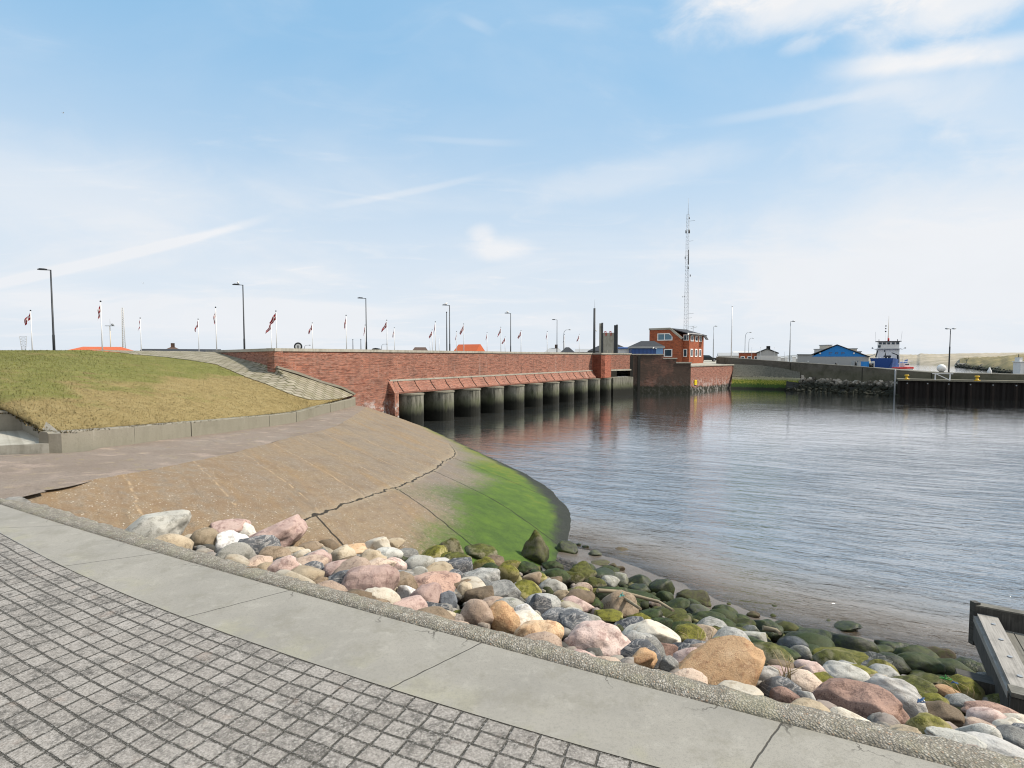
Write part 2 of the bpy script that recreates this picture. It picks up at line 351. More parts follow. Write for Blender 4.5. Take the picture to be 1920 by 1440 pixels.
def mat_revetment():
    g = new_mat('revetment_concrete'); u = g.uv(); p = g.pos(); ux, uy, _ = g.sep(u); px_, py_, z = g.sep(p); dn_ = g.m('SUBTRACT', g.m('MULTIPLY', px_, .676), g.m('MULTIPLY', py_, .737))
    n1 = g.noise(p, .45, 6, .6); n2 = g.noise(p, 3.5, 5, .65); n3 = g.noise(p, 40, 3, .7)
    st = g.noise(g.comb(g.m('MULTIPLY', ux, 1.3), g.m('MULTIPLY', dn_, .16), 0), 1.0, 5, .65)
    c = g.ramp(n1, [(.3, (.175,.132,.09)), (.46, (.22,.178,.13)), (.6, (.235,.18,.115)), (.75, (.228,.192,.152))])
    c = g.mix(g.m('MULTIPLY', g.mr(st, .47, .7), .55), c, (.27,.16,.055))
    mid = g.noise(p, 9, 5, .72); c = g.mix(g.m('MULTIPLY', g.mr(n2, .48, .68), .6), c, (.13,.108,.092)); c = g.mix(g.m('MULTIPLY', g.mr(mid, .52, .68), .45), c, (.085,.065,.045)); c = g.mix(g.m('MULTIPLY', g.mr(mid, .46, .34), .4), c, (.245,.18,.115)); c = g.mix(g.m('MULTIPLY', g.mr(n3, .48, .66), .7), c, (.075,.058,.042)); c = g.mix(g.m('MULTIPLY', g.mr(n3, .47, .34), .45), c, (.36,.30,.23))
    dr = g.noise(g.comb(g.m('MULTIPLY', ux, 4.0), g.m('MULTIPLY', dn_, .3), 0), 1.0, 5, .7); c = g.mix(g.m('MULTIPLY', g.mr(dr, .54, .68), .35), c, (.09,.07,.052))
    c = g.mix(g.m('MULTIPLY', g.mr(ux, 13.0, 1.0), g.m('MULTIPLY', g.mr(n2, .35, .6), .55)), c, (.205,.128,.062))
    # lower slab course is greyer-purple
    c = g.mix(g.m('MULTIPLY', g.mr(uy, .49, .53), g.m('MULTIPLY', g.mr(ux, 6.0, 12.0), .5)), c, (.155,.135,.122))
    sp = g.mr(g.vor(p, 13), .24, .12); keep = g.mr(g.noise(p, 5, 2), .44, .56); c = g.mix(g.m('MULTIPLY', g.m('MULTIPLY', sp, keep), .9), c, (.46,.43,.37))
    sp = g.mr(g.vor(p, 34), .22, .1); c = g.mix(g.m('MULTIPLY', g.m('MULTIPLY', sp, g.mr(g.noise(p, 11, 2), .42, .6)), .75), c, (.50,.46,.40))
    # pale seams running down the slope
    wv = g.m('ADD', ux, g.m('MULTIPLY', g.m('SUBTRACT', g.noise(p, 1.5, 4), .5), .25))
    f1 = g.m('ABSOLUTE', g.m('SUBTRACT', g.m('FRACT', g.m('DIVIDE', g.m('SUBTRACT', wv, .75), 1.85)), .5))
    c = g.mix(g.m('MULTIPLY', g.mr(f1, .026, .0), g.m('MULTIPLY', g.mr(n2, .42, .6), g.m('MULTIPLY', g.mr(uy, .53, .49), .8))), c, (.38,.28,.17))
    # algae
    ms = g.attr('algae'); dk = g.attr('wet')
    msn = g.m('ADD', ms, g.m('MULTIPLY', g.m('SUBTRACT', g.noise(p, 1.6, 7, .75), .5), .5)); msn = g.m('ADD', msn, g.m('MULTIPLY', g.m('SUBTRACT', n3, .5), .3))
    gc = g.ramp(g.m('ADD', g.m('MULTIPLY', g.noise(p, 1.6, 6, .7), .6), g.mr(ux, 10, 24, .10, .34)), [(.35, (.04,.085,.009)), (.5, (.072,.135,.011)), (.65, (.15,.168,.017))])
    gc = g.mix(g.m('MULTIPLY', g.mr(n3, .48, .68), .7), gc, (.022,.042,.008))
    c = g.mix(g.m('MULTIPLY', g.mr(g.m('ADD', msn, g.m('MULTIPLY', g.m('SUBTRACT', mid, .5), .5)), .28, .80), .95), c, gc)
    dn = g.m('ADD', dk, g.m('MULTIPLY', g.m('SUBTRACT', n2, .5), .5))
    wetc = g.mix(g.mr(n3, .4, .7), (.010,.013,.008), (.032,.034,.024)); wetc = g.mix(g.m('MULTIPLY', g.m('MULTIPLY', sp, .6), 1.0), wetc, (.3,.3,.26))
    df = g.mr(dn, .32, .75); c = g.mix(df, c, wetc)
    # long contour crack and lower joints
    cw = g.m('ADD', uy, g.m('MULTIPLY', g.m('SUBTRACT', g.noise(p, 1.7, 6, .65), .5), .045)); cd = g.m('ABSOLUTE', g.m('SUBTRACT', cw, .5))
    fade = g.m('MULTIPLY', g.mr(ux, 21.5, 18.5), 1.0)
    wd = g.m('MULTIPLY_ADD', g.noise(p, 2.1, 3), .0065, .0)
    ck = g.m('MULTIPLY', g.m('LESS_THAN', cd, wd), fade); c = g.mix(g.m('MULTIPLY', g.mr(cd, .03, .004), g.m('MULTIPLY', fade, .3)), c, (.33,.28,.2))
    j0 = None
    for ju in (5.2, 8.9, 12.6, 16.4):
        e = g.m('ABSOLUTE', g.m('SUBTRACT', g.m('ADD', ux, g.m('MULTIPLY', g.m('SUBTRACT', g.noise(p, 1.3, 5), .5), .22)), ju)); e = g.m('MULTIPLY', g.m('LESS_THAN', e, .025), g.m('GREATER_THAN', uy, .5)); j0 = e if j0 is None else g.m('MAXIMUM', j0, e)
    ck = g.m('MAXIMUM', ck, j0); c = g.mix(g.m('MULTIPLY', ck, .93), c, (.015,.013,.010))
    h = g.m('ADD', g.m('MULTIPLY', n3, .4), g.m('MULTIPLY', ck, -2.0))
    rg = g.m('MULTIPLY_ADD', df, -.18, .88)
    return fin(g, c, rg, g.bump(h, .6, .02))
def mat_berm():
    g = new_mat('berm_concrete'); p = g.pos()
    n1 = g.noise(p, .5, 6, .6); n2 = g.noise(p, 2.6, 6, .7); n3 = g.noise(p, 45, 3, .7)
    c = g.ramp(n1, [(.3, (.19,.15,.118)), (.5, (.225,.182,.148)), (.7, (.24,.205,.17))])
    c = g.mix(g.m('MULTIPLY', g.mr(n2, .55, .7), .55), c, (.27,.22,.07)); c = g.mix(g.m('MULTIPLY', g.mr(g.noise(p, 1.3, 5), .52, .7), .6), c, (.38,.30,.25))
    c = g.mix(g.m('MULTIPLY', g.mr(n3, .48, .68), .65), c, (.09,.075,.06)); c = g.mix(g.m('MULTIPLY', g.mr(g.noise(p, 8, 5, .72), .5, .66), .5), c, (.12,.095,.075)); c = g.mix(g.m('MULTIPLY', g.mr(g.vor(p, 22), .18, .08), .7), c, (.50,.46,.40))
    e = g.vor(g.vadd(p, g.n('ShaderNodeVectorMath', {0: g.noise(p, 2, 4, .6, 0, True), 1: (.8,.8,0)}, operation='MULTIPLY').outputs[0]), .35, 'DISTANCE_TO_EDGE')
    c = g.mix(g.m('MULTIPLY', g.m('MULTIPLY', g.mr(e, .010, .003), g.mr(n1, .5, .6)), .5), c, (.09,.07,.055))
    return fin(g, c, .9, g.bump(n3, .4, .015))
M_rev, M_berm = mat_revetment(), mat_berm()
ZG = [1.3, 1.5, 1.5, 1.2, .8, .42, .1]; ZD = [.10, .18, .24, .22, .15, .1, .08]
def build_slope():
    NU, NV = 180, 70; P, U, al, we = [], [], [], []; s = 0; last = None
    for i in range(NU+1):
        u = -.42+6.42*i/NU; a = cat(T, max(u, 0)); m_ = rev(max(u, 0), .5)+ (Vector((.6,-1.9,-.5))*(-u if u < 0 else 0))
        if last is not None: s += (m_-last).length
        last = m_; row, ur = [], []; vc = sc1(VC, max(u, 0))
        for j in range(NV+1):
            v = 1.12*j/NV; p = rev(max(u, 0), v)
            if u < 0: p += Vector((.9*v-.1,-2.6*v-.45,-.9*v+.015))*(-u/.42)
            p.z += .02*nz(p.x*.8, p.y*.8)+.012*nz(p.x*3, p.y*3, 4)
            uy = .5*v/vc if v < vc else .5+.5*(v-vc)/max(1-vc, .1)
            if abs(uy-.5) < .012 and u < 5.2: p.z -= .03
            zg = sc1(ZG, max(u, 0))+.35*nz(p.x*.35, p.y*.35, 2); zd = sc1(ZD, max(u, 0))+.12*nz(p.x*.7, p.y*.7, 7); k = max(0, min(1, (u-.0)/.9))
            al.append(max(0, min(1, .5+(zg-p.z)*.75))*(.85+.15*k)); we.append(max(0, min(1, .5+(zd-p.z)*2.2)))
            row.append(p); ur.append((p.x*.737+p.y*.676, uy))
        P.append(row); U.append(ur)
    m = MB(); m.grid(P, U); struct(m.build('revetment_slope', M_rev, attrs={'algae': al, 'wet': we}))
    # berm between revetment and kerb
    Kx = [Vector((-27,10.6,3.75)), Vector((-19,13.2,3.62))]+K; Tx = [Vector((-22,7.0,3.60)), Vector((-13.0,8.6,3.585))]+T; P = []
    for i in range(8*12+1):
        t = i/12; a = cat(Kx, t); b = cat(Tx, t); P.append([lerp(a, b, w/8)+Vector((0,0,.02*nz(a.x+w, a.y*.7, 9))) for w in range(9)])
    m = MB(); m.grid(P); struct(m.build('berm_path', M_berm))
    m = MB(); m.poly([(-30,4,3.55),(-9.3,9.3,3.575),(-9.1,10.3,3.575),(-13,13,3.55),(-30,11,3.55)]); struct(m.build('ground_patch', M_berm))
build_slope()

# the line of the dam: d along it, n out over the water
dv = Vector((.66, 1, 0)).normalized(); nv = Vector((dv.y, -dv.x, 0))
def dam(D, off=0.0, z=0.0):
    return Vector((-7.7+.66*(D-49.1), D, z))+nv*off
def damD(px, off):
    k = (px-960)/F; x0 = -7.7+nv.x*off-.66*49.1; y0 = nv.y*off
    # x = x0+.66 D ; y = D+y0 ; x = k*y
    return (k*y0-x0)/(.66-k)
ZT = 6.82
corner = dam(damD(515, -1.75), -1.75, 0); Rback = at(405, 660, 51)
KH = .6
Ltop = [K[0]+Vector((-.25,.2,KH-.06))]+[k+Vector((-.32, .05, KH-.05)) for k in K[1:]]
wq = lambda px, z: (lambda D: Vector((*dam(D, -1.75)[:2], z)))(damD(px, -1.75))
Ltop[-1] = wq(664, 3.02)
Ul = [Vector((-30,29,6.55)), Vector((-29.5,34,6.62)), Vector((-29,41,6.66)), Vector((Rback.x, Rback.y, 6.66)), lerp(Vector((corner.x, corner.y, 5.42)), Vector((Rback.x, Rback.y, 6.66)), .37), Vector((corner.x, corner.y, 5.42)), wq(640, 3.62)]
Lx = [Vector((-30,13.5,4.35)), Vector((-21,15.9,4.35)), Vector((-16.5,17.6,4.33))]+Ltop
Ux = [Vector((-60,20,6.3)), Vector((-44,23.5,6.45)), Vector((-35,26,6.5))]+Ul
def emb(u, w):     # u in -3..6
    a = sc1(Lx, u+3); b = sc1(Ux, u+3); p = lerp(a, b, w); k = max(0, min(1, (5.4-u)/1.5))
    p.z += k*.28*math.sin(math.pi*w)+.05*k*nz(p.x*.25, p.y*.25, 1)+.02*k*nz(p.x, p.y, 6); return p
def ub(w): return 5.75-4.35*w**.9
def mat_grass():
    g = new_mat('lawn_grass'); p = g.pos(); z = g.sep(p)[2]
    n1 = g.noise(p, .28, 5, .6); n2 = g.noise(p, 1.6, 6, .7); n3 = g.noise(g.vmul(p, (1, 1, 2)), 13, 5, .85); n4 = g.noise(p, 4.5, 4, .7)
    up = g.m('ADD', g.mr(z, 3.9, 5.8), g.m('MULTIPLY', g.m('SUBTRACT', n1, .5), 3.0))
    dry = g.ramp(n2, [(.3, (.21,.155,.06)), (.5, (.27,.205,.082)), (.7, (.32,.255,.115))])
    grn = g.ramp(n2, [(.3, (.115,.128,.028)), (.5, (.16,.168,.038)), (.7, (.215,.205,.06))])
    c = g.mix(g.mr(g.m('ADD', up, g.m('MULTIPLY', g.m('SUBTRACT', n2, .5), .9)), .3, .85), dry, grn)
    c = g.mix(g.m('MULTIPLY', g.mr(n4, .5, .66), .45), c, (.12,.095,.035)); c = g.mix(g.m('MULTIPLY', g.mr(n3, .5, .66), .55), c, (.085,.07,.024)); c = g.mix(g.m('MULTIPLY', g.mr(n3, .48, .34), .5), c, (.34,.27,.13))
    return fin(g, c, .95, g.bump(n3, .9, .05))
def mat_blade():
    g = new_mat('grass_blades'); p = g.pos(); z = g.sep(p)[2]; r = g.attr('tone')
    n1 = g.noise(p, .28, 5, .6); n2 = g.noise(p, 1.6, 6, .7)
    up = g.m('ADD', g.mr(z, 3.9, 5.8), g.m('MULTIPLY', g.m('SUBTRACT', n1, .5), 3.0))
    c = g.mix(g.mr(g.m('ADD', up, g.m('MULTIPLY', g.m('SUBTRACT', n2, .5), .9)), .3, .85), (.28,.215,.095), (.18,.18,.045))
    c = g.mix(r, g.mix(1.0, c, (.62,.64,.6), 'MULTIPLY'), g.mix(1.0, c, (1.45,1.4,1.45), 'MULTIPLY'))
    return fin(g, c, .95, g.comb(0.0, 0.0, 1.0), 0, .1)
def mat_paving():
    g = new_mat('slope_paving'); u = g.uv(); p = g.pos()
    br = g.n('ShaderNodeTexBrick', {'Vector': u, 'Color1': (.23,.205,.155), 'Color2': (.33,.30,.235), 'Mortar': (.085,.08,.035), 'Scale': 1.0, 'Mortar Size': .06, 'Mortar Smooth': .6, 'Brick Width': .75, 'Row Height': .5}, offset=.5)
    n = g.noise(p, .9, 6, .65); n3 = g.noise(p, 22, 3, .7)
    c = g.mix(g.m('MULTIPLY', g.mr(n, .45, .7), .55), br.outputs[0], (.16,.15,.07)); c = g.mix(g.m('MULTIPLY', g.mr(n3, .5, .7), .5), c, (.1,.095,.07))
    return fin(g, c, .92, g.bump(g.m('SUBTRACT', n3, br.outputs['Fac']), .7, .03))
M_grass, M_blade, M_paving = mat_grass(), mat_blade(), mat_paving()
def build_embankment():
    NW = 40; P = []
    for i in range(121):
        row = []
        for j in range(NW+1):
            w = j/NW; row.append(emb(lerp(-3, ub(w), i/120), w))
        q = row[-1]; row += [q+(Vector((-.30,.9,0)).normalized()*3)+Vector((0,0,-.15)), q+(Vector((-.30,.9,0)).normalized()*9)+Vector((0,0,-.5))] if False else []
        P.append(row)
    m = MB(); m.grid(P); struct(m.build('grass_slope', M_grass))
    P, U = [], []
    for i in range(41):
        row, ur = [], []
        for j in range(NW+1):
            w = j/NW; p = emb(lerp(ub(w), 6, i/40), w)+Vector((0,0,.03)); row.append(p); ur.append(((p-corner).dot(dv), (p-corner).dot(nv)*1.12))
        P.append(row); U.append(ur)
    m = MB(); m.grid(P, U); struct(m.build('paved_slope', M_paving))
    # grass tufts that give the lawn its grain
    m = MB(); tone = []
    r = random.Random(3)
    for k in range(34000):
        w = r.random()**1.25; u = lerp(-1.8, ub(w)+(.04), r.random()**.8); 
        if u < 0 and r.random() < .4: continue
        p = emb(u, w); h = r.uniform(.02, .06); a = r.uniform(0, 6.28); d = Vector((math.cos(a), math.sin(a), 0))*r.uniform(.008, .016)
        lean = Vector((r.uniform(-.03,.03), r.uniform(-.03,.03), h)); b = m.pts([p-d, p+d, p+lean]); m.face(b); tone += [r.random()]*3
    # ragged fringe hanging over the kerb
    for k in range(5200):
        u = r.uniform(-1.9, 5.7); p = emb(u, 0)+Vector((r.uniform(-.12,.30), r.uniform(-.1,.1), -.01)); h = r.uniform(.03, .09); a = r.uniform(0, 6.28); d = Vector((math.cos(a), math.sin(a), 0))*.02
        b = m.pts([p-d, p+d, p+Vector((r.uniform(-.03,.09), r.uniform(-.07,.03), h))]); m.face(b); tone += [r.random()]*3
    o = m.build('grass', M_blade, attrs={'tone': tone}, recalc=False); o['kind'] = 'stuff'
build_embankment()

# ------------------------------------------------------------------ sand bed and water
WL = [onz(x, y, 0) for x, y in ((1045,1035),(1120,1058),(1180,1082),(1260,1116),(1340,1150),(1420,1180),(1500,1203),(1600,1222),(1700,1243),(1830,1275),(1950,1300))]+[Vector((14,8.2,0)), Vector((20,6,0))]
WL = [Vector((-1.5,17.4,0))]+WL
def seg_dist(p, L):
    b = 1e9; sgn = 1
    for a, c in zip(L, L[1:]):
        d = c-a; t = max(0, min(1, ((p.x-a.x)*d.x+(p.y-a.y)*d.y)/(d.x*d.x+d.y*d.y))); q = math.hypot(p.x-a.x-d.x*t, p.y-a.y-d.y*t)
        if q < b: b = q; sgn = 1 if d.x*(p.y-a.y)-d.y*(p.x-a.x) > 0 else -1
    return b, sgn
KO = [Vector((-9.6+.3*k, y_ko(-9.6+.3*k), 0)) for k in range(90)]
def slope_z(x, y):
    p = Vector((x, y, 0)); dk, sk = seg_dist(p, KO); dw, sw = seg_dist(p, WL)
    if sk < 0: return 3.4, -.01
    if sw > 0: return .045-.06*dw, 1+dw
    t = dk/(dk+dw+1e-6); return lerp(3.36, .06, t)-.12*math.sin(math.pi*t), t
def mat_sand():
    g = new_mat('wet_sand'); p = g.pos(); n1 = g.noise(p, .8, 5, .6); n3 = g.noise(p, 60, 3, .7); k = g.attr('sand')
    c = g.ramp(n1, [(.3, (.19,.158,.122)), (.5, (.25,.21,.165)), (.7, (.31,.265,.21))]); c = g.mix(g.m('MULTIPLY', g.mr(n3, .5, .7), .4), c, (.11,.09,.07))
    c = g.mix(g.m('MULTIPLY', g.mr(g.vor(p, 6), .14, .08), .8), c, (.12,.08,.06))
    v = g.vor(p, 9); vc = g.sep(g.vor(p, 9, 'F1', 1))[0]
    d = g.ramp(vc, [(0, (.015,.014,.011)), (.4, (.035,.031,.025)), (.7, (.055,.045,.036)), (1, (.02,.02,.012))]); d = g.mix(g.mr(v, .3, .7), d, (.012,.011,.009))  # stony bed coloured near black to deepen the shade between boulders
    kk = g.mr(g.m('ADD', k, g.m('MULTIPLY', g.m('SUBTRACT', g.noise(p, 3, 4), .5), .5)), .35, .65)
    wz = g.sep(p)[2]; c = g.mix(g.mr(wz, -.06, .02), c, g.mix(1.0, c, (.55,.55,.58), 'MULTIPLY')); c = g.mix(kk, d, c); h = g.m('ADD', g.m('MULTIPLY', n3, .08), g.m('MULTIPLY', g.m('MULTIPLY', v, -1.0), g.m('SUBTRACT', 1.0, kk)))
    return fin(g, c, g.m('MULTIPLY_ADD', kk, -.72, .9), g.bump(h, .8, .10), 0, .6)
M_sand = mat_sand()
def build_bed():
    P, sd = [], []
    for i in range(100):
        row = []
        for j in range(100):
            t = j/99; x = -9.4+i*.25; yk = y_ko(x); dr = Vector((.36, .93, 0)).normalized(); p = Vector((x, yk, 0))+dr*(t*21-.15); z, tt = slope_z(p.x, p.y)
            if tt < 0: z = 3.3
            k = max(0, min(1, (tt-.90)/.09)); p.z = lerp(z-.22, z, k)+.05*nz(p.x*2.2, p.y*2.2)*(1-.8*k); row.append(p); sd.append(k)
        P.append(row)
    m = MB(); m.grid(P); struct(m.build('riverbank_bed', M_sand, attrs={'sand': sd}))
build_bed()
def mat_water():
    g = new_mat('harbour_water'); p = g.pos(); sh = g.attr('shallow')
    # ripples: crest lines run roughly along the shore
    rot = g.n('ShaderNodeVectorRotate', rotation_type='Z_AXIS'); g.put(rot.inputs['Vector'], p); rot.inputs['Angle'].default_value = R(24); q = rot.outputs[0]
    w1 = g.noise(g.vmul(q, (1.1, 2.7, 1)), 1.0, 4, .55, .5); w2 = g.noise(g.vmul(q, (3.6, 8.5, 1)), 1.0, 4, .6, .7); w3 = g.noise(g.vmul(p, (.10, .30, 1)), 1.0, 4, .55, .6)
    calm = g.noise(g.vmul(p, (.045, .10, 1)), 1.0, 4, .6, .8)
    stk = g.noise(g.vmul(q, (.22, 1.5, 1)), 1.0, 5, .7, .5); amp = g.m('MULTIPLY', g.m('MULTIPLY', g.mr(calm, .36, .62, .7, 1.0), g.mr(stk, .36, .64, .40, 1.1)), g.m('MULTIPLY_ADD', g.mr(sh, .86, .98), -.7, 1.0))
    h = g.m('ADD', g.m('MULTIPLY', w1, .55), g.m('ADD', g.m('MULTIPLY', w2, .20), g.m('MULTIPLY', w3, .55)))
    nm = g.n('ShaderNodeBump', {'Height': h, 'Distance': .30}); g.put(nm.inputs['Strength'], g.m('MULTIPLY', g.m('MULTIPLY', amp, g.mr(g.sep(p)[1], 12, 45, 3.4, .5)), .24)); nn = nm.outputs[0]
    gl = g.n('ShaderNodeBsdfGlossy', {'Color': (.97,.98,1.0), 'Roughness': .025, 'Normal': nn}); fr = g.n('ShaderNodeFresnel', {'IOR': g.m('MULTIPLY_ADD', g.mr(sh, .1, .9), -1.35, 3.0), 'Normal': nn})
    dpc = g.mix(g.mr(g.noise(p, .07, 3), .4, .6), (.040,.046,.046), (.056,.059,.055))
    dpc = g.mix(g.mr(g.sep(p)[1], 52, 20), dpc, (.15,.156,.158)); dpc = g.mix(g.mr(g.m('ADD', sh, g.m('MULTIPLY', g.m('SUBTRACT', w3, .5), .5)), .22, .95), dpc, (.24,.185,.125)); dif = g.n('ShaderNodeBsdfDiffuse', {'Color': dpc}); tr = g.n('ShaderNodeBsdfTransparent', {'Color': (.95,.89,.78)})  # nearer water paled to stand in for sky reflection; shallows silt brown
    body = g.n('ShaderNodeMixShader', {0: g.mr(g.m('ADD', sh, g.m('MULTIPLY', g.m('SUBTRACT', w3, .5), .2)), .55, 1.0)}); g.t.links.new(dif.outputs[0], body.inputs[1]); g.t.links.new(tr.outputs[0], body.inputs[2])
    mx = g.n('ShaderNodeMixShader', {0: g.m('MULTIPLY', fr.outputs[0], g.m('MULTIPLY_ADD', g.mr(sh, .1, .9), -.45, 1.5), None, True)}); g.t.links.new(body.outputs[0], mx.inputs[1]); g.t.links.new(gl.outputs[0], mx.inputs[2])
    g.t.links.new(mx.outputs[0], g.out.inputs[0]); return g.mat
M_water = mat_water()
def build_water():
    xs = [-60,-40,-25,-15]+[-10+.5*i for i in range(61)]+[22,25,30,40,60,90,140,220,400,800,1600,4000]; ys = [4+.5*i for i in range(75)]+[43,46,50,56,64,74,90,110,140,200,300,500,900,2000,6000]
    P, sh = [], []
    for x in xs:
        row = []
        for y in ys:
            row.append(Vector((x, y, 0))); d, s = seg_dist(Vector((x, y, 0)), WL)
            if s < 0: d = -d
            # the concrete apron also shoals the water along its foot
            dd = max(0, d); sh.append(max(0, min(1, 1-dd/7.0)) if y < 30 and x < 22 else 0)
        P.append(row)
    m = MB(); m.grid(P, None, False); struct(m.build('water', M_water, attrs={'shallow': sh}, recalc=False))
    bm = MB(); bm.poly([(-12000,-3000,-3.2),(12000,-3000,-3.2),(12000,14000,-3.2),(-12000,14000,-3.2)]); struct(bm.build('ground', M_sand, attrs={'sand': [1]*4}))
build_water()
# ------------------------------------------------------------------ masonry materials
def mat_brick(name, c1, c2, mort, dark=.4, wetz=1.2, soot=0.0, pale=.3):
    g = new_mat(name); u = g.uv(); p = g.pos(); z = g.sep(p)[2]; ux, uy, _ = g.sep(u)
    br = g.n('ShaderNodeTexBrick', {'Vector': u, 'Color1': c1, 'Color2': c2, 'Mortar': mort, 'Scale': 1.0, 'Mortar Size': .012, 'Brick Width': .24, 'Row Height': .08, 'Bias': -.1}, offset=.5)
    rows = g.noise(g.comb(g.m('MULTIPLY', ux, .9), g.m('MULTIPLY', uy, 8.0), 0), 1.0, 4, .75); blot = g.noise(p, .35, 6, .65); sp = g.noise(g.comb(g.m('MULTIPLY', ux, 3.2), g.m('MULTIPLY', uy, 6.5), 0), 1.0, 3, .8)
    c = g.mix(g.m('MULTIPLY', g.mr(rows, .5, .62), .8), br.outputs[0], tuple(q*.40 for q in c1))
    c = g.mix(g.m('MULTIPLY', g.mr(rows, .47, .36), .6), c, tuple(min(1, q*1.45) for q in c2))
    c = g.mix(g.m('MULTIPLY', g.mr(sp, .54, .64), .7), c, (.10,.072,.06)); c = g.mix(g.m('MULTIPLY', g.mr(sp, .44, .34), pale), c, (.42,.33,.28))
    c = g.mix(g.m('MULTIPLY', g.mr(blot, .5, .72), dark), c, (.085,.06,.05))
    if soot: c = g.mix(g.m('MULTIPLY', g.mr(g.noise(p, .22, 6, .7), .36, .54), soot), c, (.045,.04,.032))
    vs = g.noise(g.comb(g.m('MULTIPLY', ux, 1.4), g.m('MULTIPLY', uy, .12), 0), 1.0, 5, .75); c = g.mix(g.m('MULTIPLY', g.mr(vs, .56, .70), .5), c, (.06,.045,.04)); c = g.mix(g.m('MULTIPLY', g.mr(vs, .42, .32), pale), c, (.40,.30,.26))
    wz = g.m('ADD', z, g.m('MULTIPLY', g.m('SUBTRACT', g.noise(p, .8, 5, .7), .5), 1.1))
    c = g.mix(g.mr(wz, wetz, wetz-.5), c, (.022,.024,.016))
    ww = g.m('MULTIPLY', g.mr(wz, wetz+1.7, wetz+.3), g.mr(g.noise(g.comb(g.m('MULTIPLY', ux, 1.0), g.m('MULTIPLY', uy, .8), 0), 1.6, 6, .7), .49, .58)); c = g.mix(g.m('MULTIPLY', ww, min(pale*1.6, .8)), c, (.55,.52,.5))
    return fin(g, c, .9, g.bump(g.m('ADD', g.m('MULTIPLY', br.outputs['Fac'], -1), sp), .4, .02))
def mat_conc(name, base, dark, streak=.6, alg=0.0, algz=(2.0, .8), blackz=None, pale=.2):
    g = new_mat(name); p = g.pos(); x, y, z = g.sep(p)
    n1 = g.noise(p, .5, 6, .65); st = g.noise(g.comb(g.m('MULTIPLY', g.m('ADD', x, y), 2.2), g.m('MULTIPLY', z, .35), 0), 1.0, 5, .7); n3 = g.noise(p, 12, 4, .7)
    c = g.mix(g.m('MULTIPLY', g.mr(st, .42, .66), streak), base, dark); c = g.mix(g.m('MULTIPLY', g.mr(n1, .52, .72), .6), c, dark)
    c = g.mix(g.m('MULTIPLY', g.mr(n3, .5, .75), .4), c, dark); c = g.mix(g.m('MULTIPLY', g.mr(st, .4, .28), pale), c, (.5,.48,.43))
    if alg:
        wz = g.m('ADD', z, g.m('MULTIPLY', g.m('SUBTRACT', n1, .5), 1.2)); c = g.mix(g.m('MULTIPLY', g.mr(wz, algz[0], algz[1]), alg), c, (.055,.075,.018))
    if blackz:
        wz = g.m('ADD', z, g.m('MULTIPLY', g.m('SUBTRACT', st, .5), 1.3)); c = g.mix(g.mr(wz, blackz[0], blackz[1]), c, (.010,.011,.008))
    return fin(g, c, .88, g.bump(n3, .4, .02))
M_brick = mat_brick('dam_brick', (.25,.075,.045), (.36,.14,.085), (.32,.23,.19), .4, 1.2, 0, .5)
M_brickR = mat_brick('pillar_brick', (.36,.085,.045), (.42,.125,.07), (.3,.17,.13), .2, 1.2, 0, .2)
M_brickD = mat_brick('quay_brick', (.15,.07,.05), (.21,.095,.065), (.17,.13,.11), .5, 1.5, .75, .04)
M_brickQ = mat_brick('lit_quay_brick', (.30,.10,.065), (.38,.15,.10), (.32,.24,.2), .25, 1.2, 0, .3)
M_brickH = mat_brick('house_brick', (.33,.072,.028), (.40,.10,.038), (.27,.13,.08), .12, -5, 0, .08)
M_cope = mat_conc('coping_concrete', (.40,.385,.33), (.19,.18,.145), .5)
M_kerb = mat_conc('kerb_concrete', (.25,.232,.19), (.15,.138,.105), .22, .15, (4.2, 3.2))
M_pier = mat_conc('pier_concrete', (.24,.235,.195), (.05,.05,.036), .9, .45, (2.4, 1.5), (1.75, .8), .6)
M_skirt = mat_conc('skirt_brick', (.25,.125,.085), (.13,.065,.045), .7, 0, (0, 0), None, .25)
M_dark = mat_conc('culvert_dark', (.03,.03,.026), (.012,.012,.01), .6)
M_parapet = mat_conc('parapet_concrete', (.135,.125,.105), (.065,.062,.048), .85, .25, (4.4, 3.0), (2.0, .9), .35)
M_apron = mat_conc('apron_concrete', (.19,.185,.16), (.09,.088,.075), .5, .3, (2.8, 1.6), (.5, .2))

def strip_wall(m, pts, thick, zb, zt, side, mi=0):
    """closed wall along pts (xy), zb/zt lists, thickness towards side (unit vec)"""
    s = 0
    for k in range(len(pts)-1):
        a, b = Vector((*pts[k][:2], 0)), Vector((*pts[k+1][:2], 0)); L = (b-a).length; t = side*thick
        q = lambda p, z: Vector((p.x, p.y, z))
        i = m.pts([q(a, zb[k]), q(b, zb[k+1]), q(b, zt[k+1]), q(a, zt[k]), q(a+t, zb[k]), q(b+t, zb[k+1]), q(b+t, zt[k+1]), q(a+t, zt[k])])
        for f, fu in (((0,1,2,3), [(s,zb[k]),(s+L,zb[k+1]),(s+L,zt[k+1]),(s,zt[k])]), ((5,4,7,6), [(s+L,zb[k+1]),(s,zb[k]),(s,zt[k]),(s+L,zt[k+1])]), ((3,2,6,7), [(s,0),(s+L,0),(s+L,thick),(s,thick)])):
            m.face([i[j] for j in f], fu, mi)
        if k == 0: m.face([i[4], i[0], i[3], i[7]], [(thick,zb[0]),(0,zb[0]),(0,zt[0]),(thick,zt[0])], mi)
        if k == len(pts)-2: m.face([i[1], i[5], i[6], i[2]], [(0,zb[-1]),(thick,zb[-1]),(thick,zt[-1]),(0,zt[-1])], mi)
        s += L

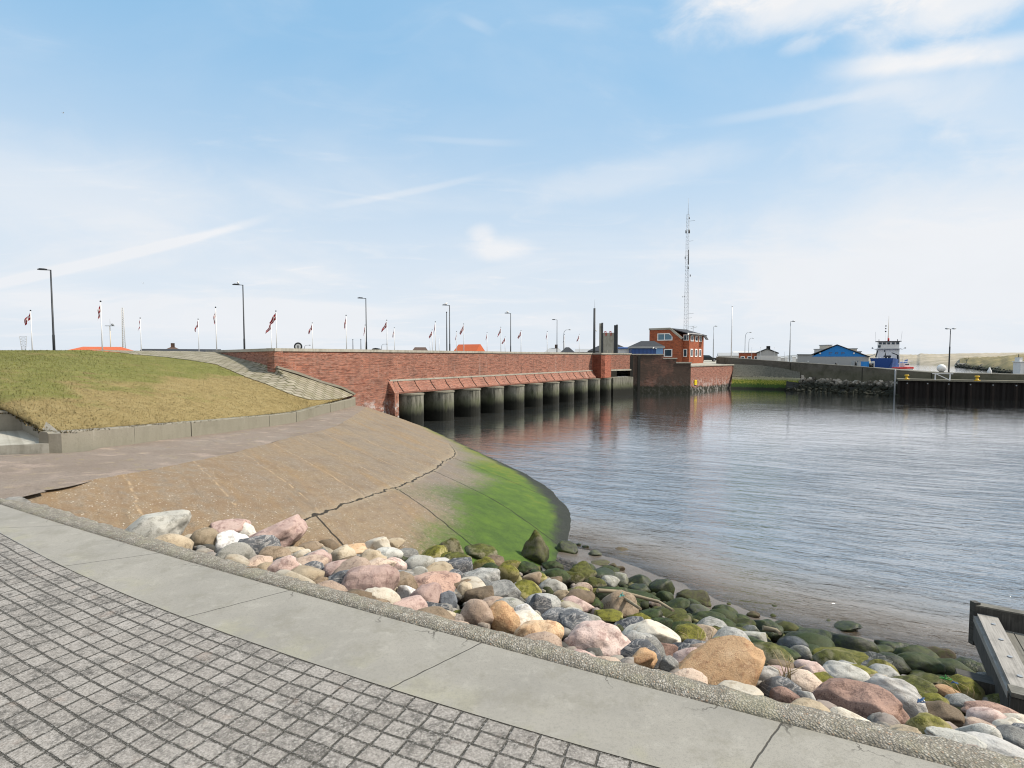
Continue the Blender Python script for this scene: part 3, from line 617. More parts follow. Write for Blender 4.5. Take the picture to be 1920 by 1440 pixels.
# ---- kerb wall at the foot of the embankment: separate cast segments
def build_kerb():
    root = thing('kerb_wall', 'long low concrete kerb wall holding the foot of the grass embankment', 'kerb wall', K[0])
    pts = [cat(K, i/8) for i in range(49)]; cum = [0]
    for a, b in zip(pts, pts[1:]): cum.append(cum[-1]+(b-a).length)
    pts[-1] = wq(666, 0).xyz; pts[-1].z = pts[-2].z
    n = 9; L = cum[-1]
    def on(s):
        k = 0
        while k < len(cum)-2 and cum[k+1] < s: k += 1
        return lerp(pts[k], pts[k+1], (s-cum[k])/(cum[k+1]-cum[k]))
    for q in range(n):
        a, b = q*L/n+(.012 if q else 0), (q+1)*L/n-.012; m = MB(); P = []
        for t in range(7):
            p = on(lerp(a, b, t/6)); p2 = on(min(L, lerp(a, b, t/6)+.05)); d = (p2-on(max(0, lerp(a, b, t/6)-.05))); d.z = 0; d.normalize(); w = Vector((-d.y, d.x, 0)); w = w if w.x < 0 else -w
            o = .012*math.sin(q*2.3)
            P.append([p+w*(-.0+o)+Vector((0,0,-.25)), p+w*(.01+o)+Vector((0,0,KH-.04)), p+w*(.05+o)+Vector((0,0,KH)), p+w*(.26+o)+Vector((0,0,KH+.01)), p+w*(.30+o)+Vector((0,0,KH-.03)), p+w*(.32+o)+Vector((0,0,-.25))])
        ids = m.grid(P, None, False); m.face(ids[0]); m.face(ids[-1][::-1]); m.build('kerb_segment', M_kerb, root, root.location)
build_kerb()
# ---- stair landing cut into the embankment
def build_landing():
    A = K[0].copy(); root = thing('stair_landing', 'concrete landing slab with low retaining walls recessed into the grass embankment', 'landing', A)
    d = Vector((-.86,-.30,0)).normalized(); up = Vector((-.62,.52,0)).normalized(); z0 = A.z
    q = lambda s, t, z: Vector((A.x, A.y, 0))+d*s+up*t+Vector((0,0,z))
    m = MB(); m.prism([(0,0),(9,0),(9,4.2),(0,4.2)], d, up, (0,0,.5), (A.x+.01, A.y, z0-.22)); m.build('landing_slab', M_cope, root, A)
    m = MB(); W = [q(-.02, 0, z0+KH-.06), q(-.02, 4.3, 4.40)]
    m.prism([(0,-.25),(4.4,-.25),(4.4,4.42-z0),(0,KH-.05)], up, (0,0,1), -d*.3, (A.x, A.y, z0)); m.build('side_wall', M_kerb, root, A)
    m = MB(); m.prism([(0,-.2),(9,-.2),(9,4.42-z0),(0,4.42-z0)], d, (0,0,1), up*.35, q(.0, 4.2, z0)); m.build('back_wall', M_kerb, root, A)
build_landing()

# ---- brick wing wall
def coping(m, a, b, side, thick, z0, h=.22, over=.08, ends=.0):
    d = (Vector((*b[:2],0))-Vector((*a[:2],0))).normalized(); a2 = Vector((*a[:2],0))-d*ends; b2 = Vector((*b[:2],0))+d*ends
    strip_wall(m, [a2-side*over, b2-side*over], thick+2*over, [z0, z0], [z0+h, z0+h], side)
    i = len(m.v)-8; m.face([i+0, i+4, i+5, i+1], None)
Dw0, Dw1 = damD(515, -1.75), damD(729, -1.75); Dd1 = damD(1110, -2.0)
def build_wing():
    root = thing('brick_wing_wall', 'brick wing wall between the paved slope and the sluice openings', 'brick wall', dam(Dw0, -1.75)); L = root.location
    m = MB(); strip_wall(m, [dam(Dw0, -1.75), dam(Dw1, -1.75)], .9, [-1.5, -1.5], [ZT-.22]*2, -nv); m.prism([(-.9,4.05),(0,4.05),(.8,3.0),(.8,-1.5),(-.9,-1.5)], nv, (0,0,1), dv*.5, dam(Dw1-.08, -1.75))
    a = Vector((corner.x, corner.y, 0)); b = Vector((Rback.x, Rback.y, 0)); e = (b-a).normalized(); sd = Vector((e.y, -e.x, 0)); sd = sd if sd.x > 0 else -sd
    strip_wall(m, [a, b+e*4], .6, [3, 3], [ZT-.22]*2, sd); m.build('wall_face', M_brick, root, L)
    m = MB(); coping(m, dam(Dw0, -1.75), dam(Dw1, -1.75), -nv, .9, ZT-.22); coping(m, a+e*.05, b+e*4, sd, .6, ZT-.22, .219); m.build('coping', M_cope, root, L)
    m = MB()      # pale mortar kerb where paving meets the wall
    pp = [wq(px, 0) for px in (517, 555, 600, 637, 662)]; zz = [5.43, 4.96, 4.23, 3.7, 3.08]
    for i in range(4): m.bar(pp[i]+nv*.1+Vector((0,0,zz[i]+.04)), pp[i+1]+nv*.1+Vector((0,0,zz[i+1]+.04)), .3, .16)
    m.build('foot_kerb', M_kerb, root, L)
build_wing()

# ---- the sluice dam
ZS = 2.9
def build_dam():
    root = thing('sluice_dam', 'long red brick sluice dam with a row of concrete piers standing in the water', 'sluice dam', dam(Dw1, -2.0)); L = root.location
    m = MB(); strip_wall(m, [dam(Dw1-.3, -2.0), dam(Dd1+1, -2.0)], 1.0, [ZS, ZS], [ZT-.22]*2, -nv); m.build('brick_face', M_brick, root, L)
    m = MB(); coping(m, dam(Dw1+.03, -2.0), dam(Dd1+1, -2.0), -nv, 1.0, ZT-.22, .216); m.build('coping', M_cope, root, L)
    m = MB(); strip_wall(m, [dam(Dw1+.1, -1.72), dam(Dd1-.3, -1.72)], .26, [4.0]*2, [4.14]*2, -nv); i = len(m.v)-8; m.face([i, i+4, i+5, i+1]); m.build('ledge', M_cope, root, L)
    m = MB(); a0, a1 = Dw1+.45, Dd1-.3; S = (dam(a1)-dam(a0)).length
    prof = [(-1.99, 3.99), (-1.75, 3.99), (-1.52, 3.52), (-1.12, 3.06), (-1.14, ZS), (-1.99, ZS)]
    for (o0, z0), (o1, z1) in zip(prof, prof[1:]): m.poly([dam(a0, o0, z0), dam(a1, o0, z0), dam(a1, o1, z1), dam(a0, o1, z1)], [(0,z0),(S,z0),(S,z1-.6),(0,z1-.6)])
    m.poly([dam(a0, o, z) for o, z in prof]); m.build('sloping_skirt', M_brick, root, L)
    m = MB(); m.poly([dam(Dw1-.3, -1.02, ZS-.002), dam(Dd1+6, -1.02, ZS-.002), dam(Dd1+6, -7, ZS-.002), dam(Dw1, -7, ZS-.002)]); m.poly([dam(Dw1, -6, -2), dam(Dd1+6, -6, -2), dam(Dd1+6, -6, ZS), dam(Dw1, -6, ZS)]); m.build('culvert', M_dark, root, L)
    for k in range(19):
        D = Dw1+.85+k*1.815
        if D > Dd1-.5: break
        m = MB(); m.bar(dam(D, -1.73, 4.0), dam(D+.05, -1.5, 3.53), .06, .05); m.bar(dam(D+.05, -1.5, 3.55), dam(D+.1, -1.1, 3.08), .06, .05); m.build('rib', M_brickD, root, L)
    for k in range(11):
        D = 49.1+3.63*k; m = MB(); w = 2.35; r = .18; NS = [(-1.28+1.3*math.cos(a)**.8, -w/2+w/2*math.sin(a)) for a in [math.pi/2*(i/6-1)*.999 for i in range(13)]]
        poly = [(-5.5,-w)]+NS+[(-5.5,0)]
        c = dam(D, 0, 0); m.prism(poly, nv, dv, (0,0,2.74+1.6), (c.x, c.y, -1.6)); p = m.build('pier', M_pier, root, L)
        m = MB(); poly = [(-5.5,-w-.05)]+[(x+.05, y*1.04+.05) for x, y in NS]+[(-5.5,.05)]; m.prism(poly, nv, dv, (0,0,.12), (c.x, c.y, 2.745)); m.build('pier_cap', M_kerb, p)
        p.data.transform(Matrix.Identity(4))
        for ch in p.children: ch.data.transform(Matrix.Translation(-Vector(L)))
        if k < 10:
            m = MB(); m.bar(dam(D+.1, -3.0, 2.4), dam(D+1.4, -3.0, 2.4), .3, .35); m.build('gate_beam', M_kerb, root, L)
    m = MB(); m.bar(dam(Dw1-.4, -3.0, 2.4), dam(47.2, -3.0, 2.4), .3, .35); m.build('gate_beam', M_kerb, root, L)
    # brick pillar and the closed lock bay at the far end
    m = MB(); b0 = dam(Dd1, -2.0); c = dam(Dd1, -.5); e = c+dv*4.0
    strip_wall(m, [b0, c], 1.6, [2.9]*2, [ZT-.24]*2, dv); strip_wall(m, [c, e], 1.4, [2.9]*2, [ZT-.24]*2, -nv); m.build('brick_pillar', M_brickR, root, L)
    m = MB(); coping(m, c+nv*.001, e, -nv, 1.6, ZT-.24, .23, .1, .1); m.build('pillar_coping', M_cope, root, L)
    m = MB(); s0 = Vector((15.0, 85.9, 0)); s1 = Vector((20.2, 90.5, 0)); t = (s1-s0).normalized(); sd = Vector((-t.y, t.x, 0))
    strip_wall(m, [s0, s1], .8, [4.15]*2, [ZT-.22]*2, sd); m.build('lock_wall', M_brick, root, L)
    m = MB(); coping(m, s0, s1, sd, .8, ZT-.22, .21); m.build('lock_coping', M_cope, root, L)
    m = MB(); m.bar(s0+sd*.3+Vector((0,0,4.02)), s1+sd*.3+Vector((0,0,4.02)), .9, .24); m.build('lintel', M_cope, root, L)
    m = MB(); strip_wall(m, [s0+sd*3, s1+sd*3], .3, [-1]*2, [4.2]*2, sd); m.build('lock_gate', M_dark, root, L)
    m = MB(); m.prism([(16.1,84.7),(19.95,87.7),(19.3,90.2),(14.4,86.6)], (1,0,0), (0,1,0), (0,0,4.4), (0,0,-1.5)); m.build('lock_sill', M_pier, root, L)
build_dam()

# ---- quay wall on the far side of the lock
def build_quay():
    Q0, Q1, Q2 = Vector((20.2,90.4,0)), Vector((31,92.5,0)), Vector((44.2,106.5,0)); root = thing('quay_wall', 'stepped brick quay wall stained dark, below the brick control house', 'quay wall', Q0)
    d = (Q1-Q0).normalized(); sd = Vector((-d.y, d.x, 0)); L = root.location
    def onq(px): k = (px-960)/F; return Q0+d*((k*Q0.y-Q0.x)/(d.x-k*d.y))
    def zq(py, p): return at(960, py, p.y).z
    A, B, D_ = onq(1244), onq(1268), onq(1291); z = [6.7, 6.02, 5.28, 4.72]
    for a, b, zt, nm in ((Q0, A, z[0], 'tall_section'), (A, B, z[1], 'middle_section'), (B, Q1, z[2], 'low_section')):
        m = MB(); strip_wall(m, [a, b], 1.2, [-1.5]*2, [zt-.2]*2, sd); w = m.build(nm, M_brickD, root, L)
        m = MB(); coping(m, a, b, sd, 1.2, zt-.2, .2, .1, .0 if nm == 'tall_section' else .12); m.build('coping', M_cope, root, L)
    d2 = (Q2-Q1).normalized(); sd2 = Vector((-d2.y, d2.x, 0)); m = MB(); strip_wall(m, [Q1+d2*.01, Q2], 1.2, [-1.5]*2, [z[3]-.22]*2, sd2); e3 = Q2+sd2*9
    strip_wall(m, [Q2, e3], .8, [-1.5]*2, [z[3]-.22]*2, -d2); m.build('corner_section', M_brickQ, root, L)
    m = MB(); coping(m, Q1, Q2, sd2, 1.2, z[3]-.22, .22, .12, .1); m.build('corner_coping', M_cope, root, L)
    for px in (1181, 1195):
        p = onq(px); m = MB(); m.box(p+d*.25-sd*.02+Vector((0,0,2.6)), (.5, .16, 7.6), math.atan2(d.y, d.x)); m.build('ladder_slot_shade', M_dark, root, L)  # near-black strips painted in for the shade inside the ladder slots
    m = MB(); m.poly([Q1+Vector((0,.6,4.60)), Q2+Vector((-.6,.4,4.60)), Vector((62,113,4.9)), Vector((75,165,5.6)), Vector((20,165,5.6)), Vector((20.4,91.6,4.62))]); struct(m.build('forecourt', M_cope))
    # little yellow notice on the corner section
    p = at(1304.5, 717, (Q1+d2*1.9).y-.1); s = thing('notice_sign', 'small square yellow notice fixed low on the brick quay corner', 'sign', p); rz = math.atan2(d2.y, d2.x)
    m = MB(); m.box(p, (.95, .06, .85), rz); m.build('sign_board', paint('sign_yellow', (.75,.58,.02), .5, .05), s, p)
    m = MB(); o = -sd2*.035
    for (x, zc, w, h) in ((-.16,.1,.2,.1),(.16,.1,.2,.1),(-.2,-.12,.12,.1),(0,-.12,.12,.1),(.2,-.12,.12,.1)): m.box(p+d2*x+o+Vector((0,0,zc)), (w,.01,h), rz)
    m.build('sign_writing', paint('sign_ink', (.25,.2,.02), .6, .05), s, p)
build_quay()
# ------------------------------------------------------------------ shared plain materials
M_white = paint('white_paint', (.78,.78,.76), .45); M_wpole = paint('pole_white', (.72,.73,.74), .4); M_dmetal = paint('dark_metal', (.045,.05,.055), .5, .15, 1, .3)
M_galv = paint('galvanised', (.32,.34,.36), .5, .15, 1, .4); M_slate = paint('slate_roof', (.035,.036,.04), .7, .2); M_red = paint('roof_red', (.48,.115,.045), .75, .2, 4)
M_blue = paint('blue_cladding', (.025,.065,.20), .5, .15); M_blueG = paint('gable_blue', (.015,.20,.56), .5, .12); M_grey = paint('grey_cladding', (.33,.34,.345), .7, .12); M_lgrey = paint('pale_cladding', (.50,.50,.49), .7, .1)
M_glass = paint('window_glass', (.035,.06,.08), .08, .1); M_black = paint('black_rubber', (.012,.012,.013), .6); M_cream = paint('cream_wall', (.58,.52,.42), .8, .1); M_hullblue = paint('hull_blue', (.02,.07,.26), .4, .15)
M_redp = paint('red_paint', (.50,.03,.03), .5); M_yel = paint('bollard_yellow', (.72,.45,.03), .5); M_carp = paint('car_paint', (.03,.035,.038), .25, .05); M_brown = paint('brown_roof', (.10,.065,.05), .75, .2, 4)

def tlabel(*a): return a
# ------------------------------------------------------------------ plateau of the road behind the walls
m = MB(); m.poly([(-400,60,6.2),(-29,52,6.2),(corner.x-1.2,corner.y+1.6,6.2),(dam(Dw1,-2).x,dam(Dw1,-2).y,6.2),(dam(Dd1,-2.1).x,dam(Dd1,-2.1).y,6.2),(20.2,93,6.2),(22,165,6.2),(22,420,6.2),(-400,420,6.2)]); struct(m.build('road', M_apron))
# far quay land, ends at the inner harbour
m = MB(); m.poly([(22,164,4.2),(70,164,4.2),(64,118,4.0),(70,95.5,3.2),(88,105,3.0),(112,165,3.0),(150,240,2.9),(175,330,2.9),(150,420,3.0),(22,420,4.2)]); struct(m.build('quay_ground', M_apron))
# ------------------------------------------------------------------ parapet, apron, rock armour and sheet-pile quay on the far bank
PP = [(1343,669.5,113),(1375,671.5,109),(1429,675.6,105),(1482,679.3,101),(1560,684.5,95),(1617,688.3,91),(1680,694,87),(1747,699,83.5),(1920,702.8,77),(2100,705,73)]
Ppar = [at(*q) for q in PP]
def build_parapet():
    root = thing('parapet_wall', 'weathered grey concrete flood wall running down along the far quay', 'concrete wall', Ppar[0]); L = root.location; sd = Vector((.55,.83,0)); m = MB()
    strip_wall(m, Ppar, .6, [1.5]*len(Ppar), [q.z for q in Ppar], sd); m.build('wall_body', M_parapet, root, L)
    m = MB(); strip_wall(m, [q-sd*.06 for q in Ppar], .72, [q.z+.003 for q in Ppar], [q.z+.12 for q in Ppar], sd); m.build('wall_cap', M_cope, root, L)
    for k in (3, 5, 7): m = MB(); m.box(Ppar[k]-sd*.02+Vector((0,0,-1.2)), (.12, .06, 2.2), -.6); m.build('joint', M_dark, root, L)
build_parapet()
def mat_apron_green():
    g = new_mat('apron_algae'); p = g.pos(); z = g.sep(p)[2]; n = g.noise(p, .8, 6, .7); n3 = g.noise(p, 4, 4, .7)
    c = g.mix(g.m('MULTIPLY', g.mr(n3, .4, .7), .7), (.13,.13,.105), (.05,.05,.042)); zz = g.m('ADD', z, g.m('MULTIPLY', g.m('SUBTRACT', n3, .5), 1.0))
    c = g.mix(g.mr(zz, 2.45, 2.2), c, (.30,.29,.19)); gr = g.mix(g.mr(n3, .42, .62), (.10,.15,.015), (.30,.29,.05)); c = g.mix(g.mr(zz, 2.1, 1.6), c, gr); c = g.mix(g.mr(zz, 1.25, .8), c, (.035,.075,.012)); c = g.mix(g.mr(zz, .55, .2), c, (.015,.018,.012))
    return fin(g, c, .85, g.bump(n3, .5, .05))
def build_apron():
    M = mat_apron_green(); lo = [at(1370,735,103.5), at(1420,735,102), at(1470,736,100), at(1500,739,97.5)]; hi = [at(1376,684,107.5), at(1425,686,104.3), at(1470,692,101.5), at(1500,699,99.5)]; P = []
    mid = [lerp(a, b, .42) for a, b in zip(lo, hi)]
    for i in range(31):
        t = i/10; a, b, c = sc1(lo, t), sc1(mid, t), sc1(hi, t); a.z = -.4; b.z = 2.25-.35*t*.3; row = [lerp(a, b, k/8) for k in range(9)]+[b+(c-b)*.03+Vector((0,0,.12))]+[lerp(b, c, k/8)+Vector((0,0,.12)) for k in range(1, 9)]; P.append(row)
    m = MB(); m.grid(P, None, False); tag(m.build('stone_apron', M), 'sloping stone apron with bright green algae foot beside the brick quay corner', 'embankment')
build_apron()
def rock_mesh(r, seed, sub=2, sc3=(1,1,1), ang=.35, cuts=0):
    bm = bmesh.new(); bmesh.ops.create_icosphere(bm, subdivisions=sub, radius=1); q = random.Random(seed); off = Vector((q.uniform(-50,50), q.uniform(-50,50), q.uniform(-50,50)))
    planes = [(Vector((q.gauss(0,1), q.gauss(0,1), q.gauss(0,1))).normalized(), q.uniform(.55,.85)) for _ in range(cuts)]
    for v in bm.verts:
        p = v.co.copy(); d = 1+ang*mnoise.noise(p*.9+off)+ang*.45*mnoise.noise(p*2.1+off)+ang*.16*mnoise.noise(p*5+off)
        p *= d
        for n, h in planes:
            e = p.dot(n)-h
            if e > 0: p -= n*e*.88
        v.co = Vector((p.x*sc3[0]*r, p.y*sc3[1]*r, p.z*sc3[2]*r))
    return bm
def mat_armour():
    g = new_mat('rock_armour'); p = g.pos(); z = g.sep(p)[2]; n = g.noise(p, .9, 4); n3 = g.noise(p, 6, 4, .7)
    c = g.ramp(g.attr('tone'), [(0, (.07,.065,.055)), (.35, (.14,.13,.105)), (.6, (.28,.255,.21)), (1, (.50,.46,.40))]); zz = g.m('ADD', z, g.m('MULTIPLY', g.m('SUBTRACT', n, .5), 1.4))
    c = g.mix(g.mr(zz, 2.05, 1.2), c, (.016,.018,.011)); c = g.mix(g.m('MULTIPLY', g.mr(n3, .5, .7), .5), c, (.04,.038,.03)); return fin(g, c, .9)
def build_armour():
    me = bpy.data.meshes.new('rock_armour'); big = bmesh.new(); tone = []; r = random.Random(5)
    for k in range(430):
        t = r.random(); px = lerp(1476, 1684, t); D0 = lerp(99.5, 85.5, t); w = r.random(); top = lerp(2.55, 2.2, t)*(.55 if px < 1500 else 1)
        p = at(px, 730, D0+1.8-(1-w)*4.2); p.z = lerp(-.2, top, w)+r.uniform(-.15,.15); bm = rock_mesh(r.uniform(.28,.62), k, 1, (1, .9, .75), .5); nv_ = len(bm.verts); tn = r.random()
        rot = Euler((r.uniform(0,6),r.uniform(0,6),r.uniform(0,6))).to_matrix()
        for v in bm.verts: v.co = rot @ v.co+p
        tmp = bpy.data.meshes.new('t'); bm.to_mesh(tmp); bm.free(); big.from_mesh(tmp); bpy.data.meshes.remove(tmp); tone += [tn]*nv_
    big.to_mesh(me); big.free(); a = me.attributes.new('tone', 'FLOAT', 'POINT'); a.data.foreach_set('value', tone); me.materials.append(mat_armour())
    o = bpy.data.objects.new('rock_armour', me); C.objects.link(o); o['kind'] = 'stuff'
    m = MB(); P = []
    for i in range(21):
        t = i/20; px = lerp(1474, 1690, t); D0 = lerp(99.5, 85.3, t); a = at(px, 730, D0-2.8); a.z = -.5; b = at(px, 730, D0+1.6); b.z = lerp(2.2, 1.9, t); c = at(px, 720, D0+3); c.z = b.z; P.append([a, b, c])
    m.grid(P); struct(m.build('armour_bank', M_dark))
build_armour()
def build_sheet_quay():
    M_steel = paint('rust_steel', (.012,.010,.009), .8, .3, 2); M_fend = paint('timber_fender', (.022,.017,.014), .9, .3, 2)
    A, B = at(1682, 745, 83.5), at(2060, 753, 71.5); A.z = B.z = 0; d = (B-A).normalized(); sd = Vector((-d.y, d.x, 0)); sd = sd if sd.y > 0 else -sd; L_ = (B-A).length
    root = thing('sheet_pile_quay', 'dark steel sheet pile quay with timber fenders under the flood wall', 'quay', A)
    m = MB(); n = int(L_/.5); s = 0; P = []
    for k in range(n*2): P.append(A+d*(k*.28)+sd*(.0 if (k//1) % 4 in (0, 1) else .28))
    strip_wall(m, P, .2, [-1.5]*len(P), [2.5]*len(P), sd); m.build('sheet_piling', M_steel, root, A)
    m = MB(); m.prism([(-.3,2.5),(1.2,2.5),(1.2,2.78),(-.3,2.78)], sd, (0,0,1), d*L_, A); m.build('quay_beam', M_kerb, root, A)
    e0, e1 = A+sd*1.15, Ppar[6]; m = MB(); m.poly([A+sd*1.15+Vector((0,0,2.74)), B+sd*1.15+Vector((0,0,2.74)), Vector((Ppar[9].x,Ppar[9].y,2.74)), Vector((Ppar[8].x,Ppar[8].y,2.74)), Vector((Ppar[7].x,Ppar[7].y,2.74)), Vector((Ppar[6].x,Ppar[6].y,2.74))]); m.build('quay_deck', M_kerb, root, A)
    k = 0
    while 1.2+k*2.5 < L_:
        p = A+d*(1.2+k*2.5)-sd*.2; m = MB(); m.bar(p+Vector((0,0,-1)), p+Vector((0,0,2.2+.1*(k % 2))), .30, .34); f = m.build('timber_fender', M_fend, root, A)
        m = MB(); m.ball(p-sd*.18+Vector((0,0,2.1)), .10); b = m.build('fender_bolt', M_galv, f); b.data.transform(Matrix.Translation(-A)); k += 1
    p = at(1677, 745, 83.6); p.z = 0; t = thing('mooring_pile', 'slim pale mooring pile where the rock armour meets the sheet pile quay', 'post', p); m = MB(); m.tube([p+Vector((0,0,-1.5)), p+Vector((0,0,4.0)), p+Vector((0,0,4.2))], [.13,.12,.05], 8); m.build('pile', M_galv, t, p)
    for px, nm in ((1700, 'beside the pale mooring pile'), (1832, 'beyond the white frame')):
        p = at(px, 712, 80.5 if px < 1750 else 76.0); p.z = 2.78; t = thing('mooring_bollard', 'yellow mooring bollard on the quay edge '+nm, 'bollard', p, 0, 'yellow mooring bollards'); m = MB(); m.tube([p, p+Vector((0,0,.12)), p+Vector((0,0,.14)), p+Vector((0,0,.5)), p+Vector((0,0,.54)), p+Vector((0,0,.72))], [.36,.36,.18,.15,.32,.25], 12); m.build('bollard_body', M_yel, t, p)
    p = at(1767, 716, 78.4); p.z = 2.78; t = thing('ladder_frame', 'white steel gate frame with a diagonal bar on the quay edge', 'frame', p); w, h = .85, .95
    for nm, a, b in (('frame_post', (-w,0), (-w,h)), ('frame_post', (w,0), (w,h)), ('top_rail', (-w-.35,h), (w+.35,h)), ('diagonal_bar', (-w,h), (w,0))):
        m = MB(); m.bar(p+d*a[0]+Vector((0,0,a[1])), p+d*b[0]+Vector((0,0,b[1])), .12, .12); m.build(nm, M_white, t, p)
    p = at(1765, 699, 84.6); p.z = Ppar[7].z-.3; t = thing('radar_dome', 'white radar dome on a short stand behind the flood wall', 'dome', p)
    m = MB(); m.ball(p+Vector((0,0,1.0)), .62, 0, 16); m.build('dome', M_white, t, p); m = MB(); m.tube([p, p+Vector((0,0,.45))], [.3,.34], 10); m.build('stand', M_dmetal, t, p)
    p = at(1855, 703, 86); p.z = Ppar[8].z-.6; t = thing('mooring_buoy', 'small white buoy standing just beyond the flood wall', 'buoy', p); m = MB(); m.tube([p, p+Vector((0,0,.9)), p+Vector((0,0,1.25)), p+Vector((0,0,1.5))], [.28,.3,.14,.06], 10); m.build('buoy_body', M_white, t, p)
    # white light house lantern at the edge
    p = at(1913, 703, 92); p.z = 3.0; t = thing('navigation_light', 'white square navigation light housing with black opening behind the flood wall', 'beacon', p)
    m = MB(); m.box(p+Vector((0,0,1.15)), (1.35,1.35,2.3)); m.box(p+Vector((0,0,2.34)), (1.6,1.6,.12)); m.box(p+Vector((-.42,0,2.75)), (.5,.9,.7)); m.build('housing', M_white, t, p)
    m = MB(); m.box(p+Vector((.22,-.68,.7)), (.5,.05,.75)); m.build('opening', M_black, t, p); m = MB(); m.tube([p+Vector((-.42,0,3.1)), p+Vector((-.42,0,3.7))], [.07,.05], 6); m.build('aerial', M_dmetal, t, p)
build_sheet_quay()

# ------------------------------------------------------------------ lamps and flagpoles along the dam road
ZR = 6.2
def px_of(p): return 960+F*p.x/p.y
def ground_at(px, D, z=ZR): v = at(px, 600, D); v.z = z; return v
def top_h(py, D, z=ZR): return at(960, py, D).z-z
lamp_hints = ['tallest road lamp, standing alone above the grass crest','road lamp with a gull on it, above the end of the paved slope','road lamp above the brick wing wall, no gull on top','road lamp with a gull beside the plain bare mast','road lamp above the middle of the dam','short road lamp above the far end of the dam']
def road_lamp(px, ytop, base_y, arm, label, D, name='street_lamp', gr='lamps along the dam road', mat=None):
    b = ground_at(px, D); h = top_h(ytop, D); t = thing(name, label, 'street lamp', b, 0, gr); mt = mat or M_dmetal
    m = MB(); m.tube([(0,0,0),(0,0,h*.25),(0,0,h*.26),(0,0,h)], [.11,.105,.085,.06], 8); m.build('lamp_pole', mt, t)
    m = MB(); m.bar((.05,0,h+.02), (-.55*arm,0,h+.06), .07, .07); m.build('lamp_arm', mt, t)
    m = MB(); m.prism([(-.45*arm,0),(-1.15*arm,.03),(-1.15*arm,.10),(-.9*arm,.17),(-.45*arm,.14)], (1,0,0), (0,0,1), (0,.3,0), (0,-.15,h+.02)); m.build('lamp_head', mt, t); return t
M_gull = paint('gull_feathers', (.68,.68,.68), .8, .2, 6, 0, (.2,.2,.22))
def gull(p, hint, s=1.0, fly=False):
    o = thing('gull', hint, 'gull', p, rnd.uniform(0, 6) if not fly else 1.2, None if not fly else 'gulls in flight')
    m = MB()
    if not fly:
        m.tube([(-.34,0,.17),(-.2,0,.17),(-.02,0,.18),(.12,0,.22),(.19,0,.30),(.25,0,.33),(.30,0,.315),(.38,0,.30)], [q*s for q in (.02,.06,.105,.10,.06,.055,.035,.008)], 8)
        m.build('body', M_gull, o); m = MB()
        for y in (-.04,.04): m.tube([(.02,y,.10),(.02,y,0)], .012, 5)
        m.build('legs', M_yel, o)
    else:
        m.tube([(-.3,0,0),(0,0,0),(.2,0,.02),(.3,0,.02)], [.03,.09,.06,.01], 8); m.build('body', M_gull, o)
        for sgn in (-1, 1):
            m = MB(); m.prism([(-.12,0),(.12,0),(.02,.42),(-.1,.8),(-.16,.42)], (1,0,0), (0,sgn,.25), (0,0,.02), (0,.04*sgn,.02)); m.build('wing', M_gull, o)
    return o
LAMPS = [(99,507,51),(457,535,62),(686.5,560,76),(843,573,86),(957.5,588,102),(1044.5,600,120)]
for (px, yt, D), h in zip(LAMPS, lamp_hints): road_lamp(px, yt, 0, 1, h, D)
for i, D, hh in ((1, 62, 'second'), (3, 86, 'fourth'), (4, 102, 'fifth')):
    b = ground_at(LAMPS[i][0], D); b.x -= .55; b.z += top_h(LAMPS[i][1], D)+.13; gull(b, f'gull perched on the {hh} road lamp counted from the grass crest', 1.15)
gull(at(118, 212, 190), 'tiny gull gliding high in the blue sky above the grass', 1, True); gull(at(268, 531, 230), 'tiny gull gliding low over the red roof and the grass', 1, True)
def plain_pole(px, yt, D, r, label, mat=None, name='bare_mast', z=ZR, cat_='mast'):
    b = ground_at(px, D, z); h = top_h(yt, D, z); t = thing(name, label, cat_, b); m = MB(); m.tube([(0,0,0),(0,0,h*.5),(0,0,h)], [r, r*.85, r*.6], 8); m.build('pole', mat or M_dmetal, t); m = MB(); m.ball((0,0,h+r*.5), r*1.1); m.build('pole_cap', mat or M_dmetal, t); return t
plain_pole(837.5, 586, 88, .10, 'plain dark mast without a lamp beside the gull lamp')
plain_pole(661, 637, 100, .09, 'short dark post above the wing wall, first of a pair', None, 'marker_post', ZR, 'post'); plain_pole(676, 637, 101, .09, 'short dark post above the wing wall, second of a pair, nearer the road lamp', None, 'marker_post', ZR, 'post')
def mat_flag():
    g = new_mat('flag_cloth'); u = g.uv(); x, y, _ = g.sep(u); a = g.m('LESS_THAN', g.m('ABSOLUTE', g.m('SUBTRACT', x, .36)), .06); b = g.m('LESS_THAN', g.m('ABSOLUTE', g.m('SUBTRACT', y, .5)), .08)
    return fin(g, g.mix(g.m('MAXIMUM', a, b), (.30,.012,.018), (.62,.60,.60)), .85)
M_flag = mat_flag()
def flag_obj(ang_, seed, top):
    r = random.Random(seed); m = MB(); P, U = [], []; W, H = 1.6, .95
    for i in range(13):
        u = i/12*W; row, ur = [], []
        for j in range(7):
            v = j/6*H; sq = 1-.55*(u/W)*math.sin(ang_); zz = top-.12-v*(1 if u < .1 else sq)-u*math.sin(ang_); xx = -u*math.cos(ang_)-.04*math.sin(v*5+seed)*u; yy = .16*math.sin(u*4.2+v*2.5+seed)*min(1, u*1.5)
            row.append(Vector((xx-.05, yy, zz))); ur.append((u/W, v/H))
        P.append(row); U.append(ur)
    m.grid(P, U); return m
